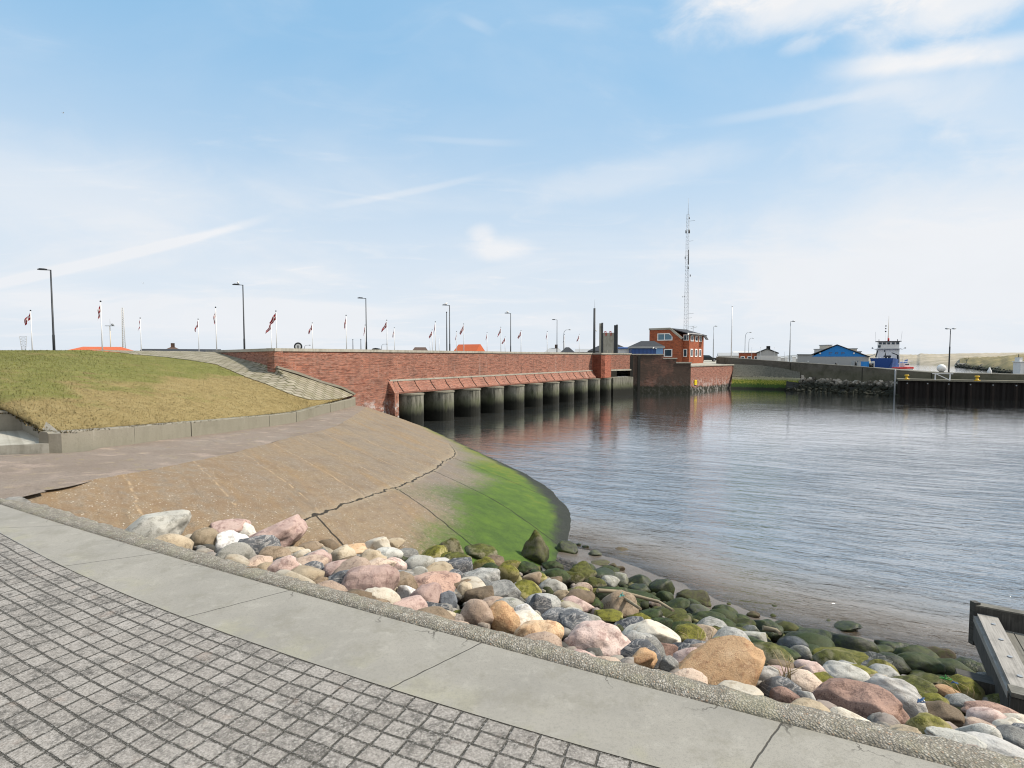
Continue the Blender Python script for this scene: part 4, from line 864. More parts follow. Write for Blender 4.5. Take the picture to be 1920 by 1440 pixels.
FL = [(53.5,583,.95),(186,566,1.35),(259.5,597,1.4),(368.5,599,1.2),(402,577,1.42),(515.5,584,1.0),(505.5,606,.95),(583.5,606,1.1),(647.5,592,1.4),(683,610,1.4),(724,601,1.0),(738,615,1.35),(809.5,619,1.1),(815.5,604,1.4),(855.5,622,1.4),(869,608,1.1),(913,624,1.4),(939,614,1.15),(947,632,1.0),(977,620,1.1),(1026.5,622,1.4),(1059,628,1.35),(1087,627,1.15)]
FH = ['beyond the tallest road lamp, above the grass','tallest flagpole, in front of the red roof above the grass','between the red roof and the dark solar roof','above the solar panelled roof, lower of two','taller one beside the start of the brick wall','big flag streaming aside, above the brick corner','half hidden just behind the big streaming flag','alone between brick corner and the round road sign','above the wing wall just before the short post pair','almost behind the third road lamp','tallest just after the third road lamp','lower one after the third road lamp','lower of the pair before the bare mast','taller of the pair before the bare mast','lower one in front of the red gabled roof','taller one in front of the red gabled roof','low limp one between the orange roof and fifth lamp','taller one just before the fifth road lamp','lowest one just before the fifth road lamp','just after the fifth road lamp','before the sixth short road lamp','beside the curved lamp after the sixth road lamp','last one, just before the dark signal pole']
for k, ((px, yt, a), hint) in enumerate(zip(FL, FH)):
    D = min(6.3/((669-yt)/1000), 150); b = ground_at(px+(960-px)*.005, D); h = top_h(yt, D); t = thing('flagpole', 'flagpole with red white flag, '+hint, 'flagpole', b, 0, 'flagpoles along the dam road')
    m = MB(); m.tube([(0,0,0),(0,0,h)], [.062+D*.0002, .04], 8); m.build('pole', M_wpole, t); m = MB(); m.ball((0,0,h+.06), .10); m.build('finial', M_dmetal, t); m = flag_obj(a, k*1.7, h-.05); m.build('flag', M_flag, t)
# thin empty flagpoles far away
for px, yt, D, hint in ((806, 640, 165, 'tiny distant white pole beside the grey house roof'), (823, 634, 165, 'tiny distant white pole just before the bare mast')): plain_pole(px, yt, D, .1, hint, M_wpole, 'distant_pole', ZR, 'pole')
# curved lamps
def curved_lamp(px, yt, D, label, side=1, z=ZR):
    b = ground_at(px, D, z); h = top_h(yt, D, z); t = thing('curved_lamp', label, 'street lamp', b, 0, 'curved road lamps'); m = MB(); m.tube([(0,0,0),(0,0,h*.8),(.1*side,0,h*.92),(.5*side,0,h*.985),(1.2*side,0,h)], [.09,.07,.06,.05,.05], 7); m.build('lamp_pole', M_galv, t); m = MB(); m.ball((1.45*side,0,h-.02), .28, 0, 8, (1.3,.6,.45)); m.build('lamp_head', M_galv, t)
curved_lamp(1057, 618, 130, 'pale curved lamp beside a flag near the end of the dam'); curved_lamp(715, 645, 150, 'tiny curved lamp seen above the wing wall beyond the third road lamp'); curved_lamp(570, 647, 150, 'tiny curved lamp just beyond the round road sign')
curved_lamp(1398, 623, 150, 'curved lamp in front of the red brick hut on the far quay', 1, 4.0); curved_lamp(1405, 634, 190, 'smaller curved lamp behind the red brick hut on the far quay', 1, 4.0)
# round sign seen from behind
b = ground_at(558, 78); t = thing('road_sign', 'round road sign seen from behind above the brick corner', 'sign', b); h = top_h(657, 78)
m = MB(); m.tube([(0,0,0),(0,0,h+.2)], .04, 6); m.build('sign_post', M_galv, t); m = MB(); m.tube([(0,-.02,h+.55),(0,.02,h+.55)], [.62,.62], 20); m.build('sign_disc', M_dmetal, t); m = MB(); m.tube([(0,-.05,h+.55),(0,-.03,h+.55)], [.40,.40], 20); m.build('sign_face', M_white, t); m = MB(); m.box((0,-.06,h+.5), (.16,.02,.45)); m.build('sign_bracket', M_dmetal, t)
# far masts on the grass side
def lattice(name, label, cat_, b, h, w0, w1, mat, n=18, legs=3, r=.05, extras=None):
    t = thing(name, label, cat_, b); ang0 = .4; m = MB(); P = lambda k, z: Vector((math.cos(ang0+k*2*math.pi/legs)*lerp(w0, w1, z/h), math.sin(ang0+k*2*math.pi/legs)*lerp(w0, w1, z/h), z))
    for k in range(legs): 
        m = MB(); m.tube([P(k, 0), P(k, h)], r, 6); m.build('mast_leg', mat, t)
    m = MB()
    for i in range(n):
        z0, z1 = h*i/n, h*(i+1)/n
        for k in range(legs): m.bar(P(k, z0), P((k+1) % legs, z1), r*.8); m.bar(P(k, z1), P((k+1) % legs, z1), r*.8)
    m.build('bracing', mat, t); return t
lattice('lattice_mast', 'pale slender lattice mast on the horizon behind the red roof', 'mast', ground_at(230, 240), top_h(577, 240), .75, .35, M_lgrey, 22, 3, .1)
lattice('pylon', 'thin grey twin pylon far off, beyond the first flag', 'pylon', ground_at(42, 300), top_h(631, 300), .5, 1.6, M_grey, 8, 2, .12)
b = ground_at(205.5, 170); h = top_h(611, 170); t = thing('signal_mast', 'pale pole with a wide crossbar behind the red roof', 'mast', b); m = MB(); m.tube([(0,0,0),(0,0,h)], [.16,.12], 6); m.build('pole', M_cream, t); m = MB(); m.bar((-1.5,0,h), (1.5,0,h), .25, .18); m.build('crossbar', M_galv, t); m = MB(); m.ball((.9,0,h+.4), .4, 0, 8); m.build('lamp_head', M_galv, t); m = MB(); m.tube([(.1,0,h),(.1,0,h+2.2)], .05, 5); m.build('aerial', M_galv, t)

# ------------------------------------------------------------------ houses behind the dam
def house(name, label, px0, px1, yr, ye, D, depth, roofm, wallm, hip=0.0, zb=2.0, chim=None, gable_side=None, tilt=0.0):
    a, b = at(px0, ye, D), at(px1, ye, D); w = (b-a).length; ze = a.z; zr = at(960, yr, D).z; c = (a+b)/2
    t = thing(name, label, 'house', (c.x, c.y, zb), tilt-math.atan2(c.x, c.y)*.8); hw = w/2; e = ze-zb; r = zr-zb; hd = depth/2
    m = MB(); m.prism([(-hw+.25,0),(hw-.25,0),(hw-.25,e-.05),(-hw+.25,e-.05)], (1,0,0), (0,0,1), (0,depth-.5,0), (0,.25,0))
    if hip < .1:
        for sx in (-1, 1): m.prism([(.25,e-.05),(depth-.25,e-.05),(hd,r-.25)], (0,1,0), (0,0,1), (.1*sx,0,0), (sx*(hw-.36),0,0))
    m.build('wall', wallm, t)
    m = MB(); x = hw-hip; i = m.pts([(-hw,0,e),(hw,0,e),(x,hd,r),(-x,hd,r),(-hw,depth,e),(hw,depth,e),(-hw,0,e-.12),(hw,0,e-.12),(-hw,depth,e-.12),(hw,depth,e-.12)])
    for f in ((0,1,2,3),(5,4,3,2),(1,5,2),(4,0,3),(6,7,1,0),(9,8,4,5),(7,9,5,1),(8,6,0,4)): m.face([i[k] for k in f])
    rf = m.build('roof', roofm, t)
    if chim is not None: m = MB(); m.box((chim*hw, hd, r+.35), (.8,.8,1.3)); m.build('chimney', M_brickD, rf)
    return t
house('red_roof_house', 'long house whose bright red hipped roof shows above the grass crest', 128, 242, 649.5, 660, 110, 10, M_red, M_cream, 3.0)
house('solar_roof_house', 'low building with a dark panelled roof beyond the crest', 270, 405, 654, 664, 115, 8, M_slate, M_grey, .2)
house('brown_roof_house', 'house with a small brown hipped roof and chimney behind the panelled roof', 302, 338, 650, 660, 135, 9, M_brown, M_cream, 2.0, 2, .0)
house('grey_roof_house', 'small grey roofed house just before the bare mast', 768, 806, 650.5, 664, 140, 9, M_brown, M_cream, 1.2)
house('orange_roof_house', 'house with bright orange red roof and white gable above the dam', 839, 890, 645, 668, 135, 8, M_red, M_white, .1, 2.0, None, None, -.55)
house('slate_roof_house', 'grey slate roofed house behind the sixth road lamp', 1016, 1062, 652, 664, 150, 10, M_grey, M_cream, 2.2, 2, .2)
house('black_roof_house', 'black roofed house beside the curved lamp near the dam end', 1047, 1082, 650.5, 664, 140, 9, M_slate, M_cream, 2.0)
house('flat_grey_building', 'low flat grey building between black roof and signal pole', 1078, 1116, 654, 660, 170, 10, M_grey, M_grey, .1)
for px, w_, h_, hint in ((703, 2.0, 1.2, 'round topped dark kiosk roof beyond the third lamp'), (722, 4.0, .5, 'flat dark shelter roof just beyond the third lamp')):
    b = ground_at(px, 120, ZR); t = thing('roadside_shelter', hint, 'shelter', b); m = MB(); m.prism([(-w_/2,0),(w_/2,0),(w_/2,h_*.55),(w_*.3,h_*.9),(0,h_),(-w_*.3,h_*.9),(-w_/2,h_*.55)], (1,0,0), (0,0,1), (0,2,0), (0,0,.8)); m.build('shelter_roof', M_dmetal, t); m = MB(); m.box((0,1,.4), (w_*.8,1.6,.8)); m.build('shelter_wall', M_grey, t)
# lock gate tower
def build_gate():
    D = 97; b = ground_at(1141, D, 6.0); t = thing('lift_gate', 'raised concrete lock gate between two tall dark guide posts', 'lock gate', b, R(-20)); k = D/1000
    hz = lambda py: top_h(py, D, 6.0)
    for px, yt, s in ((1127.5, 605, 1), (1155, 609, 1)):
        x = (px-1141)*k; m = MB(); m.box((x+.19,0,hz(yt)/2), (.24,.55,hz(yt))); p = m.build('guide_post', M_dmetal, t); m = MB(); m.box((x-.13,0,hz(yt)/2-.05), (.36,.5,hz(yt)-.1)); m.build('post_web', M_cope if px < 1140 else M_dmetal, p)
    m = MB(); m.box((.12,.1,hz(624)/2), (2.15,.35,hz(624))); m.build('gate_panel', M_cope, t)
    for x in (-.55,.35):
        m = MB(); z = hz(624); m.bar((x-.15,-.12,z+.22), (x+.2,-.12,z+.22), .12, .12); m.bar((x+.14,-.12,z+.2), (x+.14,-.12,z-.55), .14, .1); m.bar((x-.12,-.12,z), (x-.12,-.12,z+.2), .08, .08); m.build('lifting_lug', M_redp, t)
    for x in (-.15,.75): m = MB(); m.box((x,-.1,.7), (.12,.08,1.4)); m.build('gate_stiffener', M_cream, t)
    b = ground_at(1114.5, 93, 6.0); t = thing('signal_pole', 'tall dark signal pole with a whip aerial beside the lock gate', 'pole', b); h = top_h(578, 93, 6.0)
    m = MB(); m.tube([(0,0,0),(0,0,h*.3),(0,0,h)], [.22,.21,.19], 10); m.build('pole', M_dmetal, t); m = MB(); m.tube([(.05,0,h),(.05,0,h+1.5)], .025, 5); m.build('whip_aerial', M_galv, t); m = MB(); m.ball((.32,-.1,h*.55), .14); m.build('signal_light', M_white, t)
build_gate()
house('dark_hip_house', 'dark roofed house half hidden behind the lock gate', 1102, 1186, 643, 658, 116, 9, M_slate, M_grey, 3.5, 2)
house('porch_shed', 'low blue roofed porch with white posts beside the lock gate', 1158, 1192, 650.5, 653, 108, 5, M_blue, M_white, .2, 4)
def build_blue_shed():
    D = 101; b = ground_at(1215, D, 5.2); t = thing('blue_shed', 'blue clad shed with black hipped roof in front of the brick control house', 'shed', b, R(-8)); k = D/1000; e = top_h(649.5, D, 5.2); r = top_h(638.5, D, 5.2); x0, x1 = -32*k, 31*k
    m = MB(); m.box(((x0+x1)/2,3,e/2), (x1-x0-.5,6,e)); m.build('wall', M_blue, t)
    for i in range(14): 
        pass
    m = MB(); i = m.pts([(x0,-.3,e),(x1,-.3,e),(x1-1.6,3,r),(x0+2.3,3,r),(x0,6.3,e),(x1,6.3,e),(x0,-.3,e-.35),(x1,-.3,e-.35),(x0,6.3,e-.35),(x1,6.3,e-.35)])
    for f in ((0,1,2,3),(5,4,3,2),(1,5,2),(4,0,3)): m.face([i[q] for q in f])
    m.build('roof', M_slate, t); m = MB()
    for f in ((6,7,1,0),(9,8,4,5),(7,9,5,1),(8,6,0,4)): m.poly([[(x0,-.3,e),(x1,-.3,e),0,0,(x0,6.3,e),(x1,6.3,e),(x0,-.3,e-.35),(x1,-.3,e-.35),(x0,6.3,e-.35),(x1,6.3,e-.35)][q] for q in f])
    m.build('fascia', M_grey, t)
    m = MB(); q = 0
    for i in range(16): m.bar((x0+.4+i*(x1-x0-2.4)/16,-.02,.4), (x0+.4+i*(x1-x0-2.4)/16,-.02,e-.45), .1, .06)
    m.build('cladding_battens', paint('batten_blue', (.04,.10,.30), .5), t)
    m = MB(); m.box((x1-.95,-.03,e/2-.1), (1.3,.12,e-.5)); m.build('corner_panel', paint('pale_blue', (.14,.27,.48), .5), t)
    m = MB(); m.ball((1.0,-.32,e-.3), .17, 0, 10); m.build('wall_lamp', M_white, t); m = MB(); m.ball((1.5,-.3,e-.42), .11, 0, 8); m.build('wall_lamp', M_white, t)
build_blue_shed()
# ------------------------------------------------------------------ brick control house
def window(parent, o, ax, up, out, x0, x1, z0, z1, fr=.14, split=None, poly=None, mat=None):
    """frame with pane; o origin, ax across, up vertical, out outward normal (local vectors)"""
    ax, up, out, o = Vector(ax), Vector(up), Vector(out), Vector(o); P = poly or [(x0,z0),(x1,z0),(x1,z1),(x0,z1)]; cx = sum(p[0] for p in P)/len(P); cz = sum(p[1] for p in P)/len(P)
    m = MB(); n = len(P); q = lambda p, d: o+ax*p[0]+up*p[1]+out*d
    inn = [(p[0]+(fr if p[0] < cx else -fr), p[1]+(fr if p[1] < cz else -fr)) for p in P]
    A = m.pts([q(p, 0) for p in P]); A2 = m.pts([q(p, .09) for p in P]); B2 = m.pts([q(p, .09) for p in inn]); B = m.pts([q(p, .03) for p in inn])
    for k in range(n):
        k2 = (k+1) % n; m.face((A[k], A[k2], A2[k2], A2[k])); m.face((A2[k], A2[k2], B2[k2], B2[k])); m.face((B2[k], B2[k2], B[k2], B[k]))
    if split: c = q((split, (z0+z1)/2), .06); m.bar(q((split, z0+fr*.5), .05), q((split, z1-fr*.5), .05), fr*.9, fr*.9)
    f = m.build('window', M_white, parent, recalc=True); m = MB(); m.poly([q(p, .035) for p in inn]); m.build('pane', mat or M_glass, f); return f
def build_control():
    p = at(1217, 680, 114); p.z = 4.85; t = thing('control_house', 'red brick lock control house with sloping black roof edge and white windows', 'house', p, R(-40)); X, Y, Z = (1,0,0), (0,1,0), (0,0,1)
    m = MB(); m.prism([(0,-.6),(7,-.6),(7,5.35),(4.72,7.2),(0,7.2)], X, Z, (0,9,0)); m.prism([(7,-.6),(8.3,-.6),(8.3,6.0),(7,6.0)], X, Z, (0,8,0), (0.003,1.0,0)); m.build('wall', M_brickH, t)
    m = MB(); m.prism([(4.55,7.28),(8.95,5.95),(8.95,5.78),(4.55,7.08)], X, Z, (0,8.6,0), (0,.62,0)); m.prism([(4.6,7.28),(7.35,5.0),(7.2,4.9),(4.5,7.1)], X, Z, (0,.75,0), (0,-.12,0)); m.prism([(8.9,5.97),(9.5,5.0),(9.4,4.95),(8.75,5.9)], X, Z, (0,1.4,0), (0,7.2,0)); rf = m.build('roof', M_slate, t)
    m = MB(); m.box((2.35,4.5,7.25), (4.72,9.2,.1)); m.build('flat_roof', M_dmetal, t)
    m = MB(); m.box((2.3,-.07,7.2), (4.75,.16,.38)); m.bar((4.66,-.14,7.2), (7.25,-.14,5.08), .12, .42); m.build('fascia', M_cope, t)
    window(t, (0,0,0), X, Z, (0,-1,0), 1.85, 5.15, 4.75, 6.25, .17, 3.45, [(1.85,4.75),(5.15,4.75),(5.15,5.45),(4.5,6.25),(1.85,6.25)], paint('sky_glass', (.10,.19,.25), .1, .1))
    window(t, (0,0,0), X, Z, (0,-1,0), 3.35, 5.15, 1.35, 2.95, .17)
    window(t, (0,1,0), X, Z, (0,-1,0), 7.1, 8.25, 4.7, 5.9, .12, 7.8); window(t, (0,1,0), X, Z, (0,-1,0), 7.1, 7.9, 1.35, 2.95, .12)
    for y in (.6, 3.0, 5.2):
        window(t, (8.303,1,0), Y, Z, X, y, y+1.3, 1.35, 3.0, .2); window(t, (8.303,1,0), Y, Z, X, y, y+1.5, 4.55, 5.75, .15)
    m = MB(); m.box((8.36,3.9,6.0), (.12,7.8,.4)); m.build('eaves_board', M_white, t)
    m = MB(); m.bar((8.6,2.2,6.0), (8.6,2.2,7.6), .06); m.build('aerial', M_galv, t); m = MB(); m.bar((8.6,1.0,7.1), (8.6,4.2,7.6), .09); m.bar((8.6,1.6,7.6), (8.6,3.4,7.75), .05); m.build('radar_scanner', M_galv, t)
build_control()
# tall radio mast behind it: three slender stayed legs braced as a lattice
def build_mast():
    D = 122; b = ground_at(1287, D, 5); H = top_h(402, D, 5); t = lattice('radio_mast', 'very tall slender lattice radio mast rising behind the brick control house', 'radio mast', b, H, .62, .34, M_galv, 40, 3, .026)
    m = MB(); m.tube([(0,0,H),(0,0,top_h(372, D, 5))], [.05,.02], 6); m.build('whip_aerial', M_galv, t)
    for z, x, s in ((.965,.1,.25),(.87,-.6,.42),(.87,.1,.5),(.70,-.7,.3),(.63,0,.36),(.58,.5,.3),(.44,-.8,.2),(.44,-1.2,.16)):
        m = MB(); m.tube([(x,-.6,H*z),(x,-.6,H*z+s*1.5)], [s*.36]*2, 8); m.build('antenna_drum', M_dmetal, t)
    m = MB(); m.tube([(.05,-.6,H*.66),(.05,-.6,H*.76)], [.09, .09], 6); m.build('dipole_antenna', M_dmetal, t)
    for z, l in ((.33,1.3),(.24,1.4),(.3,.9),(.82,.9),(.955,1.2)): m = MB(); m.bar((.3,0,H*z), (.3+l,-.2,H*z+.1), .05); m.build('side_arm', M_galv, t)
build_mast()
plain_pole(1372.5, 575, 111, .13, 'tall plain white flagpole without a flag on the quay forecourt', M_wpole, 'white_pole', 4.85, 'flagpole')
def quay_lamp(px, yt, D, z, label, double=False):
    b = ground_at(px, D, z); h = top_h(yt, D, z); t = thing('quay_lamp', label, 'street lamp', b, 0, 'lamps on the far quay'); m = MB(); m.tube([(0,0,0),(0,0,h*.62),(0,0,h*.63),(0,0,h)], [.12,.11,.08,.055], 8); m.build('lamp_pole', M_galv if not double else M_dmetal, t)
    for s in ((-1, 1) if double else (1,)):
        m = MB(); m.bar((0,0,h), (.5*s,0,h+.05), .09); m.ball((.62*s,0,h+.08), .34, 0, 8, (1.1,.7,.42)); m.build('lamp_head', M_galv, t)
quay_lamp(1338.5, 612, 140, 5.2, 'grey lamp on the quay beside the parked dark car'); quay_lamp(1482.5, 603, 112, 3.2, 'tall lamp behind the flood wall before the blue gabled warehouse'); quay_lamp(1783, 617, 95, 2.8, 'double headed tall lamp beside the white dome on the flood wall', True)

# ------------------------------------------------------------------ parked car
def build_car():
    p = at(1327, 677, 128); p.z = 5.07; t = thing('parked_car', 'dark grey parked car on the quay forecourt beside the brick control house', 'car', p, R(-14)); m = MB()
    side = [(-2.0,.35),(2.05,.35),(2.1,.62),(1.95,.82),(.95,.95),(-1.5,.98),(-2.05,.92),(-2.1,.6)]; m.prism(side, (1,0,0), (0,0,1), (0,1.7,0), (0,-.85,0)); m.build('body', M_carp, t)
    cab = [(-1.7,.97),(1.0,.94),(.35,1.42),(-1.15,1.46)]; m = MB(); m.prism(cab, (1,0,0), (0,0,1), (0,1.5,0), (0,-.75,0)); m.build('side_glass', M_glass, t)
    m = MB(); m.prism([(-1.2,1.44),(.38,1.40),(.28,1.5),(-1.1,1.53)], (1,0,0), (0,0,1), (0,1.46,0), (0,-.73,0)); m.build('roof_panel', M_carp, t)
    m = MB(); m.poly([(1.02,-.68,.97),(1.02,.68,.97),(.42,.64,1.41),(.42,-.64,1.41)]); m.build('windscreen', M_lgrey, t)  # pale grey stands in for the bright reflection on the glass
    for x in (-1.3, 1.35):
        for y in (-.8, .8):
            m = MB(); m.tube([(x,y-.1,.34),(x,y+.1,.34)], .34, 14); w = m.build('wheel', M_black, t); m = MB(); m.tube([(x,y-.115,.34),(x,y+.115,.34)], .2, 10); m.build('rim', M_galv, w)
    for y in (-.6,.6): m = MB(); m.box((2.05,y,.72), (.12,.36,.16)); m.build('headlight', M_white, t)
    m = MB(); m.box((2.12,0,.5), (.04,.52,.12)); m.build('number_plate', M_white, t)
build_car()
# ------------------------------------------------------------------ far quay buildings
def simple_house(name, label, px0, px1, yr, ye, yb, D, depth, roofm, wallm, gable_front=False, lower=None, chim=False, windows=0, rz=0):
    a, b = at(px0, ye, D), at(px1, ye, D); w = (b-a).length; zb = 3.0 if at(960, yb, D).z < 3.2 else at(960, yb, D).z-.6; e = a.z-zb; r = at(960, yr, D).z-zb; c = (a+b)/2; hw = w/2
    t = thing(name, label, 'building', (c.x, c.y, zb), rz-math.atan2(c.x, c.y)*.9); m = MB()
    if gable_front:
        m.prism([(-hw,0),(hw,0),(hw,e),(0,r),(-hw,e)], (1,0,0), (0,0,1), (0,depth,0)); m.build('wall', wallm, t)
        m = MB()
        for s in (-1, 1): m.prism([(s*(hw+.3),e-.1),(0,r+.08),(0,r+.3),(s*(hw+.35),e+.12)], (1,0,0), (0,0,1), (0,depth+.6,0), (0,-.3,0))
        rf = m.build('roof', roofm, t)
        if lower: m = MB(); m.box((0,-.06,e*.42), (w+.06,.12,e*.84)); m.build('lower_wall', lower, t)
    else:
        m.box((0,depth/2,e/2), (w,depth,e)); m.build('wall', wallm, t)
        m = MB(); m.prism([(-.3,e),(depth+.3,e),(depth/2,max(r,e+.15))], (0,1,0), (0,0,1), (w+.4,0,0), (-hw-.2,0,0)); rf = m.build('roof', roofm, t)
    if chim: m = MB(); m.box((hw*.15,depth*.3,r+.3), (.9,.9,1.2)); m.build('chimney', M_black, rf)
    for k in range(windows): x = -hw+w*(k+.5)/windows; window(t, (0,-.002,0), (1,0,0), (0,0,1), (0,-1,0), x-.5, x+.5, e*.35, e*.75, .15)
    return t
simple_house('long_grey_shed', 'long pale grey shed with low roof behind the white pole on the far quay', 1349, 1392, 661, 667, 680, 165, 14, M_grey, M_lgrey)
simple_house('pale_roof_hall', 'wide pale roofed hall behind the red brick hut', 1378, 1430, 657.5, 662, 680, 190, 16, M_lgrey, M_grey)
simple_house('red_brick_hut', 'flat roofed red brick hut on the far quay before the grey gabled building', 1388, 1423, 661, 662, 682, 140, 7, M_dmetal, M_brickH, False, None, False, 3)
simple_house('grey_gable_building', 'grey gabled building with pale lower wall and small black chimney', 1421, 1456, 655, 662.5, 684, 138, 10, M_dmetal, M_grey, True, M_lgrey, True, 1)
for px, yt, D, h_ in ((1411,652,136,'first'),(1427,652,134,'second'),(1453,652,136,'third'),(1473,660,150,'fourth')): plain_pole(px, yt, D, .06, f'thin short pole before the grey gabled building, {h_} along the far quay', M_galv, 'quay_post', 3.0, 'post')
def build_warehouse():
    D = 170; k = D/1000; b = ground_at(1571, D, 2.6); t = thing('blue_warehouse', 'harbour warehouse with bright blue gable over a grey wall', 'warehouse', b, -math.atan2(b.x, b.y)); Zz = lambda py: top_h(py, D, 2.6); x = lambda px: (px-1571)*k
    m = MB(); m.prism([(x(1506),0),(x(1621),0),(x(1621),Zz(668.6)),(x(1533),Zz(668.6)),(x(1533),Zz(664.5)),(x(1506),Zz(664.5))], (1,0,0), (0,0,1), (0,30,0)); m.build('wall', M_grey, t)
    m = MB(); m.prism([(x(1530),Zz(668.6)),(x(1618),Zz(668.6)),(0,Zz(647.5))], (1,0,0), (0,0,1), (0,30,0), (0,-.08,.004)); m.build('gable', M_blueG, t)
    m = MB(); m.prism([(x(1531),Zz(665)),(0,Zz(646.8)),(0,Zz(645.6)),(x(1529),Zz(664.2)),(x(1505),Zz(664)),(x(1505),Zz(665.2))], (1,0,0), (0,0,1), (0,31,0), (0,-.5,0)); m.prism([(x(1622),Zz(670)),(0,Zz(646.8)),(0,Zz(645.6)),(x(1623),Zz(668.4))], (1,0,0), (0,0,1), (0,31,0), (0,-.5,0)); m.build('roof', M_slate, t)
    ink = paint('gable_lettering', (.085,.13,.24), .6, .1); z0 = Zz(664.2); h = Zz(660)-z0
    # three indistinct block letters on the gable
    for cx, strokes in ((1561, ((-.5,0,.28,1),(0,.36,.5,.28),(0,-.36,.5,.28),(.42,.2,.28,.5))), (1570.5, ((-.45,0,.25,.7),(.45,0,.25,.7),(0,.3,.8,.22),(0,-.3,.8,.22))), (1580.5, ((-.45,0,.28,1),(.2,.3,.8,.25),(.05,0,.6,.22),(.45,-.1,.25,.5)))):
        m = MB()
        for sx, sz, w, hh in strokes: m.box((x(cx)+sx*.75,-.11,z0+h*.5+sz*h), (w*.75,.05,hh*h))
        m.build('letter', ink, t)
    for px in (1544, 1598): m = MB(); m.ball((x(px),-.35,Zz(662.6)), .28, 0, 8); m.build('wall_lamp', M_white, t)
    for px, py, s in ((1524.5,678,.22),): m = MB(); m.ball((x(px),-.3,Zz(py)), s, 0, 8); m.build('wall_light', M_white, t)
    m = MB(); m.box((x(1551),40,Zz(660)/2), (20*k,8,Zz(655)+2)); m.build('rear_block', M_lgrey, t) if False else None
    for px0, px1, yt, col, nm, lb in ((1545,1554,648,M_cream,'silo_tower','cream silo tower rising behind the blue warehouse roof'),(1535,1549,655.5,M_lgrey,'rear_hall','pale stepped hall roof behind the blue warehouse, next to the silo tower'),(1592,1601,654.5,M_cream,'cream_block','cream rooftop block behind the descending slope of the blue gable'),(1600,1609,660,M_lgrey,'grey_block','small grey block behind the low end of the blue gable')):
        D2 = 212; bb = ground_at((px0+px1)/2, D2, 2.6); w = (px1-px0)*D2/1000; h2 = top_h(yt, D2, 2.6); o = thing(nm, lb, 'building', bb); m = MB(); m.box((0,0,h2/2), (w,5,h2)); m.build('wall', col, o); m = MB(); m.box((0,0,h2+.15), (w+.4,5.4,.3)); m.build('roof', M_grey, o)
    o = thing('quay_bin', 'small black bin against the grey warehouse wall', 'bin', ground_at(1570, 165, 2.7)); m = MB(); m.tube([(0,0,0),(0,0,1.3),(0,0,1.5)], [.3,.34,.2], 10); m.build('bin_body', M_black, o); m = MB(); m.ball((0,0,1.5), .22, 0, 8); m.build('bin_lid', M_dmetal, o)
build_warehouse()
# small gear and crates on the quay between warehouse and ship
for px, D, w, h, mt, nm, lb in ((1606,140,1.0,1.5,M_dmetal,'winch','dark winch on the quay before the warehouse corner'),(1613,138,.7,1.1,M_galv,'fish_crate','pale crate stack between the dark winch and the blue container'),(1624,150,1.6,1.9,M_blueG,'quay_container','blue container beside the warehouse on the quay'),(1633,150,1.5,1.6,M_black,'net_drum','black net drum beside the blue container near the ship'),(1639.5,150,.6,1.9,M_white,'white_cabinet','white upright cabinet next to the blue ship bow')):
    b = ground_at(px, D, 2.9); b.z = Ppar[5].z-.75 if D < 145 else 3.0; o = thing(nm, lb, nm.replace('_', ' '), b); m = MB()
    if 'drum' in nm or nm == 'winch':
        m.tube([(-w/2,0,h*.5),(w/2,0,h*.5)], h*.38, 12); m.build('drum', mt, o); m = MB(); m.box((-w*.55,0,h*.5), (.12,h*.8,h)); m.build('side_frame', M_galv, o); m = MB(); m.box((w*.55,0,h*.5), (.12,h*.8,h)); m.build('side_frame', M_galv, o)
    else:
        m.box((0,0,h/2), (w,w*.8,h)); m.build('box_body', mt, o); m = MB(); m.box((0,0,h+.05), (w*1.06,w*.86,.1)); m.build('box_lid', M_galv, o)
